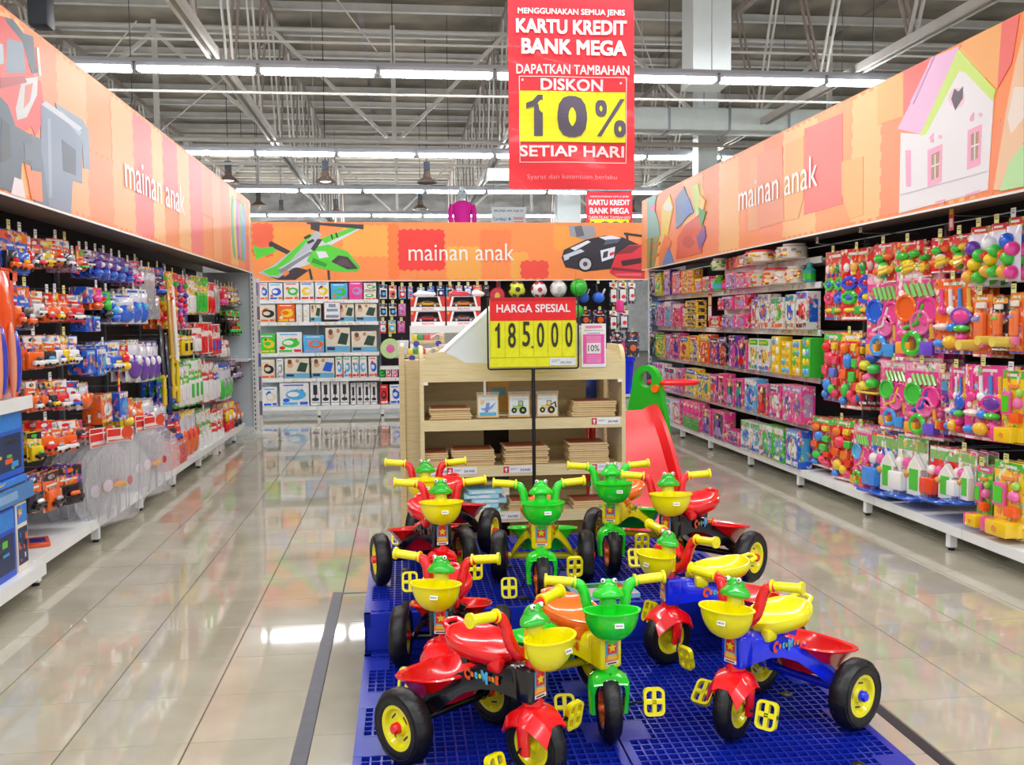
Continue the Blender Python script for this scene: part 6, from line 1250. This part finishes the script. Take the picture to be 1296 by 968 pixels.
# rack with boxed toy cars farther back
t=thing('display_rack','white rack carrying boxed toy cars behind the wooden shelf','shelving',(0,0,0))
m=MB(); m.b2((.07,8.0,1.325),(1.0,8.42,1.34)); m.b2((.07,7.99,1.28),(1.0,8.0,1.34)); m.b2((.07,8.4,0),(1.0,8.42,1.34)); m.b2((.07,8,0.06),(1.,8.4,.12)); obj('shelf',m,WHITE_MET,t)
for x in (.085,.985): m=MB(); m.b2((x-.015,8.0,0),(x+.015,8.4,1.325)); obj('side_frame',m,WHITE_MET,t)
def car_box(x,z,c,lab):
    o=thing('car_box',lab,'box',(x,8.16,z),0); w_,h,d=.29,.122,.14
    m=MB(); T=.004
    m.b2((-w_/2,-d/2,0),(w_/2,d/2,T),'f0f0f0'); m.b2((-w_/2,-d/2,h-T),(w_/2,d/2,h),'e8e8ec'); m.b2((-w_/2,d/2-T,0),(w_/2,d/2,h),'50505c')
    for s in(-1,1): m.b2((s*w_/2-s*T,-d/2,0),(s*w_/2,d/2,h),'d83030'); m.prism([(s*w_*.5,h),(s*w_*.34,h),(s*w_*.42,.03),(s*w_*.5,.03)],-d/2-.002,-d/2,'d83430'); m.prism([(s*w_*.34,h),(s*w_*.28,h),(s*w_*.36,.03),(s*w_*.42,.03)],-d/2-.002,-d/2,'f2f2f2')
    m.b2((-w_/2,-d/2-.003,0),(w_/2,-d/2,.034),'f2f2f2'); put_text(m,'RACING',0,.018,.1,.02,-d/2-.0036,'d83848',.02); disc(m,-w_*.46,h*.88,.012,-d/2-.003,.002,'f0a030')
    obj('window_box',m,PRINT,o)
    k=MB(); k.rbox((0,0,.058),(.2,.075,.024),.01,3,c); k.rbox((.005,0,.074),(.1,.06,.02),.009,2,'28242c')
    k.prism([(-.1,.05),(.1,.05),(.1,.062),(.06,.068),(.02,.084),(-.03,.084),(-.07,.066),(-.1,.06)],-.036,.036,c); k.rbox((.0,-.037,.076),(.06,.003,.01),.001,1,'28242c')
    for sx in(-.062,.062):
        for sy in(-1,1): disc(k,sx,.048,.017,sy*.037-.004,.008,'1c1c20',14); disc(k,sx,.048,.011,sy*.037-.0055,.011,'d8d8dc',10)
    obj('toy_car',k,SHINE,o)
car_box(.225,1.467,'f0b818','boxed yellow racing car, upper left of the stacked car boxes'); car_box(.225,1.341,'d82038','boxed red racing car, lower left of the stacked car boxes'); car_box(.53,1.467,'f09028','boxed orange racing car, upper right of the stacked car boxes'); car_box(.53,1.341,'a88080','boxed dull red racing car, lower right of the stacked car boxes')
for x,c,lab,s in ((.2,'e8ecec','white wrapped toy lying on the left car box',1),(.50,'d83848','red toy lying on the right car box',1),(.66,'f0e8e8','white and red toy at the right end of the car boxes',.6)):
    m=MB(); m.ell((0,0,.02),(.1*s,.06,.028),10,6,c); m.ell((-.04*s,0,.035),(.03,.03,.024),8,6,c); tag(obj('wrapped_toy',m,WRAP,loc=(x,8.16,1.5895)),lab,'toy')
# price sign on its stand
t=thing('price_sign','red and yellow price sign on a black pole before the shelf','sign',(.675,4.85,0))
m=MB(); m.tube([(0,0,.01),(0,0,1.13)],.010,10); obj('pole',m,BLACKP,t)
m=MB(); m.lathe([(.15,0),(.15,.006),(.14,.012),(.02,.02),(.015,.03)],24); obj('base',m,BLACKP,t)
m=MB(); x0,x1,z0,z1=-.235,.238,1.130,1.495; r=.012
pts=[]
for cx,cz,a0 in ((x1-r,z1-r,0),(x0+r,z1-r,PI/2),(x0+r,z0+r,PI),(x1-r,z0+r,1.5*PI)):
    for i in range(4): a=a0+PI/2*i/3; pts.append((cx+r*math.cos(a),0,cz+r*math.sin(a)))
pts.append(pts[0]); m.tube(pts,.0045,8); obj('wire_frame',m,BLACKP,t)
m=MB(); m.b2((x0+.010,-.004,z0+.012),(x1-.012,.002,z1-.004),'e8e800'); m.b2((x0+.012,-.0062,z1-.115),(x1-.012,-.004,z1+.003),'f0141c'); obj('board',m,PRINT,t)
m=MB(); m.b2((x0+.012,-.0085,z1-.012),(x1-.012,-.004,z1+.004),'c80c14'); m.b2((x0+.012,-.0075,z0+.06),(x1-.018,-.004,z0+.064),'d2cc00')
for k in range(7): X=x0+.014+k*.0745; m.b2((X,-.007,z0+.064),(X+.001,-.004,z1-.115),'c8c200')
m.b2((.085,-.008,z0+.016),(x1-.016,-.004,z0+.054),'dfe4e8'); put_text(m,'185,900',.17,z0+.030,.06,.014,-.0085,'7a7a80',.01); m.b2((.095,-.0084,z0+.042),(.14,-.008,z0+.045),'8890a0'); m.b2((.095,-.0084,z0+.034),(.125,-.008,z0+.037),'8890a0')
obj('price_strips',m,PRINT,t)
m=MB(); put_text(m,'HARGA SPESIAL',.003,z1-.052,.385,.042,-.0085,'f6eef0',.035); obj('lettering',m,PRINT,t)
for k,(s,w_) in enumerate(zip('185000',(.024,.040,.040,.038,.038,.038))):
    m=MB(); put_text(m,s,x0+.050+k*.0745,z1-.190+(.006 if k==2 else 0),w_,.128,-.0085,'2e2a10',.012 if s!='1' else 0); obj('price_digit',m,PRINT,t)
m=MB(); disc(m,x0+.050+2.42*.0745,z1-.252,.0055,-.0085,.001,'2e2a10',10); obj('price_dot',m,PRINT,t)
# ================================================ SLIDE WITH HOOP
t=thing('toy_slide','red and green plastic slide with basketball hoop right of the shelf','slide',(0,0,0))
RED=mat('slide_red','e8141c',.36,mottle=.03); GR=mat('slide_green','22c42c',.3)
m=MB()
def spanel(yoff): pass
# green side panel: an A shape in the y-z plane seen nearly edge-on, with a grab hole
def ring2(pts_o,pts_i,x0,x1,m):
    n=len(pts_o)
    R=[[(x0,a,b) for a,b in pts_o],[(x1,a,b) for a,b in pts_o],[(x1,a,b) for a,b in pts_i],[(x0,a,b) for a,b in pts_i],[(x0,a,b) for a,b in pts_o]]
    m.grid(R[::-1],close=True,smooth=False)
def pan(nm,x):
    m=MB(); O=[];I=[]
    for i in range(28):
        a=2*PI*i/28; c,s=math.cos(a),math.sin(a); z=.94+.14*s if s>0 else .94+.94*s; w_=.105 if s>0 else .105+.17*(-s)**.8
        O.append((6.05+w_*c,z)); I.append((6.05+.05*c,.985+.055*s if s>0 else .985+.05*s))
    Mx=Matrix.Translation((x,6.05,0))@Euler((0,0,.75)).to_matrix().to_4x4()@Matrix.Translation((0,-6.05,0)); m.M=Mx
    ring2(O,I,-.025,.025,m)
    for k in range(3): m.b2((-.03,5.9+.03*k,.25+.2*k),(.03,6.2-.03*k,.28+.2*k))
    obj(nm,m,GR,t); return Mx
Mx=pan('side_panel',1.60)
Mx2=Matrix.Translation((-.42,.0,0))@Mx
m=MB(); 
for z in (.28,.52,.74): m.b2((1.2,6.1,z),(1.62,6.28,z+.03))
obj('step',m,GR,t)
for (y,z) in ((-.10,.93),(.02,.62)): m=MB(); m.M=Mx@Matrix.Translation((0,6.05,0)); m.tube([(-.045,y+.02,z),(.045,y+.02,z)],.026,14); obj('bolt',m,TP['o'],t)
# chute
m=MB(); R=[]; N=16
for i in range(N+1):
    q=i/N; y=6.02-.95*q; z=.79-.66*(q**.9) + .06*math.sin(q*PI*2)*.5; x=1.44+.0*q; hw=.185+.0*q
    lip=.06+.05*math.sin(PI*min(1,q*1.1))
    R.append([(x-hw-.03,y,z+lip-.02),(x-hw-.022,y,z+lip),(x-hw,y,z+lip-.004),(x-hw+.03,y,z+.02),(x-hw+.07,y,z),(x,y,z-.006),(x+hw-.07,y,z),(x+hw-.03,y,z+.02),(x+hw,y,z+lip-.004),(x+hw+.022,y,z+lip),(x+hw+.03,y,z+lip-.02)])
m.grid(R[::-1]); m.grid([[(p[0],p[1],p[2]-.022) for p in r] for r in R]); obj('chute',m,RED,t)
m=MB(); m.tube([(1.2,6.03,.72),(1.72,6.03,.72)],.03,12); m.tube([(1.2,6.03,.72),(1.2,6.2,.0)],.03,12); m.tube([(1.54,5.15,.12),(1.54,5.15,0)],.05,12); obj('support',m,RED,t)
m=MB(); cx,cy,cz=1.79,6.0,.965; m.tube([(cx+.125*math.cos(2*PI*i/28),cy+.125*math.sin(2*PI*i/28),cz) for i in range(29)],.014,8,caps=False); m.tube([(1.6,6.03,.97),(1.67,6.01,.965)],.016,8); obj('hoop',m,RED,t)
m=MB(); m.tube([(1.115,5.5,.62),(1.115,5.5,.82)],.022,12,'e02428'); m.tube([(1.115,5.5,.60),(1.115,5.5,.625)],.03,12,'c8c8cc'); tag(obj('red_tube',m,SHINE),'red plastic tube standing behind the right gap of the wooden shelf','toy')
m=MB(); m.rbox((1.12,5.62,.981),(.08,.1,.262),.01,2,'1c50d8'); tag(obj('blue_box',m,SHINE),'upright blue box behind the right gap of the wooden shelf','box')
# ================================================ SPORTS GOODS on the back wall
def ball(x,z,r,c1,c2,lab):
    o=thing('ball',lab,'ball',(x,13.9,z),0); m=MB(); m.ell((0,0,r),(r,r,r),24,16,c1); obj('shell',m,SHINE,o)
    m=MB()
    if c2:
        for (a,b) in ((0,0),(1.2,.3),(-1.2,.2),(.5,1.0),(-.6,.95),(.6,-.8),(-.5,-.85)):
            d=Vector((math.sin(a)*math.cos(b),-math.cos(a)*math.cos(b),math.sin(b))); M=Matrix.Translation(Vector((0,0,r))+d*r*.985)@d.to_track_quat('Z','Y').to_matrix().to_4x4(); m.lathe([(r*.32,0),(r*.28,.004),(0,.006)],6,c2,M=M)
        obj('patch',m,SHINE,o)
    else:
        for a in (0,1.0): m.tube([(r*1.005*math.cos(q*PI/12)*math.cos(a),-r*1.005*abs(math.cos(q*PI/12))*math.sin(a) if 0 else r*1.005*math.cos(q*PI/12)*math.sin(a),r+r*1.005*math.sin(q*PI/12)) for q in range(25)],.004,5,'1a701a')
        obj('seam',m,SHINE,o)
    add_hook('B',x,z+2*r+.01,'w')
ball(1.70,1.70,.125,'e2e838','202024','yellow and black football in the top row of the back wall')
ball(2.03,1.70,.12,'f0eef0','b02838','white, red and navy football in the top row of the back wall')
ball(2.32,1.71,.125,'f2f2ee','c4c4c0','plain white football in the top row of the back wall')
ball(2.63,1.72,.13,'34c034',None,'green basketball in the top row of the back wall')
ball(2.60,1.40,.10,'34c034',None,'green basketball partly behind the price sign'); 
o=thing('toy_racket','red round racket hanging left of the yellow football','racket',(1.42,14.0,1.62)); m=MB(); m.M=Matrix.Translation((0,0,.13))@Euler((PI/2,0,0)).to_matrix().to_4x4(); m.lathe([(0,.014),(.10,.014),(.115,0),(.10,-.014),(0,-.014)],20,'c82838'); obj('face',m,SHINE,o); m=MB(); m.ell((0,-.018,.12),(.04,.004,.05),8,6,'e8c048'); obj('emblem',m,SHINE,o); m=MB(); m.tube([(0,0,.24),(0,0,.34)],.014,8,'b02030'); obj('handle',m,SHINE,o)
for k,(x,z,c) in enumerate(((3.28,1.5,'f03c90'),(3.3,.85,'d82878'))):
    o=thing('toy_racket','pink racket with %s hanging at the right end, back wall'%('yellow hoop, upper one' if k==0 else 'dark frame, lower one'),'racket',(x,14.02,z)); m=MB(); m.tube([(.09*math.cos(2*PI*i/20),0,.30+.16*math.sin(2*PI*i/20)) for i in range(21)],.012,6,['e8c030','3c2840'][k]); obj('hoop',m,SHINE,o); m=MB(); m.rbox((0,0,.08),(.13,.05,.2),.03,3,c); obj('face',m,SHINE,o)
for x,z,lab in ((.9,.55,'left of a pair'),(1.3,.55,'right of a pair')): pass
for k,(x,w_,h,lab) in enumerate(((3.07,.44,.52,'large blue plastic bin at the right foot of the back wall'),(2.62,.28,.42,'smaller blue plastic bin standing beside the large one'))):
    m=MB(); n=20
    def rg(s,z): return [(w_/2*s*max(-1,min(1,1.3*math.cos(2*PI*i/n))),.18*s*max(-1,min(1,1.3*math.sin(2*PI*i/n))),z) for i in range(n)]
    m.grid([rg(.02,.012),rg(.8,.01),rg(.82,.0),rg(.96,h-.06),rg(1.05,h-.05),rg(1.05,h),rg(.95,h),rg(.8,.03),rg(.02,.03)],None,True,True); 
    tag(obj('storage_bin',m,TP['b'],loc=(x,13.3,.31 if k<1 else .31)),lab,'bin')
t=thing('low_table','low white table carrying the blue bins','table',(0,0,0)); m=MB(); m.b2((2.4,13.08,.28),(3.35,13.52,.308)); obj('table_top',m,WHITE_MET,t)
for x in (2.43,3.32):
    for y in (13.1,13.5): m=MB(); m.b2((x-.015,y-.015,0),(x+.015,y+.015,.28)); obj('leg',m,WHITE_MET,t)
m=MB(); m.M=Matrix.Translation((-.17,13.95,.98))@Euler((PI/2,0,0)).to_matrix().to_4x4(); m.lathe([(.06,.02),(.14,.025),(.15,0),(.14,-.02),(.06,-.02)],22,'c8e8a0'); m.lathe([(0,.03),(.06,.03),(.065,0)],16,'f060b0'); o=obj('swim_ring',m,WRAP); tag(o,'pale green and pink swim ring bag in the narrow back-wall bay','swim ring'); add_hook('B',-.17,1.15,'y')
m=MB(); m.mi=0; lozenge(m,.2,.26,.08,'e0e0ea',6,7,.004,rn); tag(obj('clear_pack',m,WRAP,loc=(-.0,13.95,.84)),'silvery wrapped bag beside the swim ring on the back wall','bag'); add_hook('B',.0,1.12)
m=MB(); m.b2((-.12,-.004,-.13),(.12,0,.13),'b03040'); m.b2((-.112,-.0046,-.122),(.112,0,.122),'eef0f4'); 
for (a,b,c,d) in ((-.05,.05,.05,.10),(-.08,-.01,.08,.03),(-.09,-.1,.09,-.06)): m.b2((a,-.005,b),(c,0,d),'8a98ac')
tag(obj('framed_card',m,PRINT,loc=(-1.0,13.992,1.54)),'white leaflet with red border hanging on the second back-wall shelf','sign')
m=MB(); m.b2((-.004,-.06,-.17),(0,.06,.17),'c83428'); m.b2((-.0046,-.052,-.162),(-.004,.052,.04),'e8ecf0'); m.b2((-.0046,-.052,.05),(-.004,.052,.155),'f0d8a0'); m.b2((-.0046,-.052,-.162),(-.004,.052,-.12),'e86868'); tag(obj('framed_card',m,PRINT,loc=(3.294,9.85,1.47)),'white leaflet with red border hanging on the right shelves','sign')
# ================================================ HANGING BANNERS, SIGN, MANNEQUIN
VIN=mat('red_vinyl','ee2430',.38,coat=.2,bump=.25,bscale=3.2); 
def banner(lab,x0,x1,z0,z1,Y,lines,scale=1,topz=None):
    t=thing('hanging_banner',lab,'banner',((x0+x1)/2,Y,z0)); W=x1-x0; H=z1-z0
    R=[];nn=18
    wav=lambda u,v:.012*math.sin(u*9+v*3)*(1-v*.7)+.006*math.sin(v*23+u*5)
    for s in (0,):
        for j in range(nn+1):
            v=j/nn; R.append([((i/12-.5)*W*(1+.012*(1-v)),wav(i/12,v)*W,v*H) for i in range(13)])
    m=MB(); m.grid(R); m.grid([[(p[0],p[1]+.002,p[2]) for p in r][::-1] for r in R]); obj('sheet',m,VIN,t)
    m=MB()
    def warp(b0,yo):
        for i in range(b0,len(m.v)):
            x,y,z=m.v[i]; m.v[i]=(x,wav(x/W+.5,z/H)*W+y-yo,z)
    for it in lines:
        b0=len(m.v)
        if it[0]=='t': _,s,cx,cz,w_,h,c,bd=it; put_text(m,s,cx*W,cz*H,w_*W,h*H if h else None,0,c,bd); warp(b0,.0085)
        elif it[0]=='p': m.add([(a*W,0,b*H) for a,b in it[1]],[(0,1,2,3)],it[2]); warp(b0,.0085)
        else:
            _,a,b,c,d,col=it; nx=10; m.grid([[(a*W+(c-a)*W*i/nx,0,b*H+(d-b)*H*j/8) for i in range(nx+1)] for j in range(9)],col,False); warp(b0,.006)
    obj('printing',m,mat('banner_print',attr=True,rough=.4),t)
    m=MB(); m.tube([(-W/2-.01,0,H),(W/2+.01,0,H)],.01,8)
    for s in(-1,1): m.tube([(s*W*.45,0,H),(s*W*.45,0,(topz or 6.95)-z0)],.003,5)
    obj('hanging_rod',m,MATS['dark_wire'],t)
WH='f6dede'
lines=[('t','MENGGUNAKAN SEMUA JENIS',.0,.862,.85,.036,WH,.03),('t','KARTU KREDIT',.0,.793,.88,.070,WH,.055),('t','BANK MEGA',.02,.695,.84,.076,WH,.06),('t','DAPATKAN TAMBAHAN',.01,.586,.90,.046,WH,.03),
 ('q',-.42,.549,.44,.552,WH),('q',-.42,.130,.44,.133,WH),('q',-.42,.130,-.415,.552,WH),('q',.435,.130,.44,.552,WH),('t','DISKON',.0,.512,.50,.058,WH,.045),('q',-.42,.232,.43,.479,'f2ee10'),('t','1',-.30,.360,.13,.20,'5a5060',.0),('t','0',.0,.356,.24,.205,'5a5060',.09),('t','o',.235,.400,.095,.085,'5a5060',.10),('t','o',.385,.300,.095,.085,'5a5060',.10),('p',[(.20,.262),(.235,.262),(.425,.447),(.39,.447)],'5a5060'),('t','SETIAP HARI',.0,.186,.84,.056,WH,.045),('t','Syarat dan ketentuan berlaku',.0,.057,.72,.030,'f09aa0',.0),('q',-.400,.528,-.385,.538,'f8e0e0'),('q',.385,.518,.40,.528,'f8e0e0')]
banner('large red hanging banner with white lettering and yellow 10% panel',.800,1.722,2.336,3.80,6.9,lines)
banner('small red hanging banner far behind the large one',3.52,4.41,2.75,3.80,17.8,[('t','MENGGUNAKAN SEMUA JENIS',.0,.90,.84,.04,WH,.0),('t','KARTU KREDIT',.0,.80,.9,.10,WH,.06),('t','BANK MEGA',.0,.65,.86,.11,WH,.06),('t','DAPATKAN TAMBAHAN',.0,.53,.9,.06,WH,.015),('q',-.42,.2,.43,.5,'f2ee10'),('t','10%',0,.35,.8,.22,'5a5060',.04)])
t=thing('hanging_sign','small white hanging sign behind the orange back banner','sign',(1.945,17.0,3.04)); m=MB(); m.rbox((0,0,.18),(.62,.01,.36),.004,1,'e6ecee'); put_text(m,'BELANJA APA SAJA DI',0,.29,.52,.05,-.0065,'50607a',.02); put_text(m,'Carrefour',-.16,.15,.24,.06,-.0065,'3a78b8',.02); m.prism([(.0,.12),(.045,.15),(.0,.18)],-.0066,0,'3058a0'); put_text(m,'TRANSMART',.18,.16,.2,.05,-.0065,'e05058',.02); m.b2((.1,-.0065,.09),(.27,-.005,.11),'e88088'); obj('board',m,PRINT,t)
m=MB(); 
for s in(-1,1): m.tube([(s*.27,0,.35),(s*.27,0,3.9)],.003,5)
obj('hanging_wire',m,MATS['dark_wire'],t)
# storage block behind the back wall that carries the mannequin
m=MB(); m.b2((.3,15.0,0),(1.7,15.7,2.72)); tag(obj('tall_cabinet',m,WHITE_MET),'white cabinet hidden behind the back wall under the mannequin','cabinet')
t=thing('mannequin','white mannequin torso in a magenta blouse standing above the back banner','mannequin',(1.0,15.3,2.72))
m=MB(); m.lathe([(.10,0),(.10,.012),(.015,.02),(.015,.12)],16); obj('stand',m,GREY_MET,t)
MAG=mat('magenta_cloth','e0189c',.75,bump=.2,bscale=25); SKW=mat('mannequin_white','cfe4e4',.3)
m=MB(); n=20
def er(rx,ry,z,cx=0): return [(cx+rx*math.cos(2*PI*i/n),ry*math.sin(2*PI*i/n),z) for i in range(n)]
m.grid([er(.13,.10,.10),er(.125,.095,.22),er(.14,.10,.34),er(.165,.105,.44),er(.175,.095,.50),er(.12,.075,.55),er(.06,.055,.575)],None,True,True)
for s in(-1,1): m.tube([(s*.16,0,.51),(s*.185,-.01,.42),(s*.195,-.02,.32),(s*.185,-.03,.2),(s*.17,-.04,.1)],[.045,.045,.04,.036,.032],10)
obj('blouse',m,MAG,t)
m=MB(); m.lathe([(.045,.56),(.04,.62),(.045,.64)],14,caps=False); m.ell((0,0,.70),(.068,.082,.098),18,12); m.ell((0,-.075,.69),(.012,.02,.018),8,6); m.ell((0,-.06,.655),(.03,.02,.02),8,6)
for s in(-1,1): m.ell((s*.068,0,.70),(.01,.018,.026),8,6)
obj('head',m,SKW,t)
m=MB()
for s in(-1,1): m.ell((s*.026,-.074,.715),(.013,.007,.006),8,6,'5a7078')
m.ell((0,-.078,.662),(.018,.006,.005),8,6,'a07a7a'); obj('face_paint',m,PRINT,t)
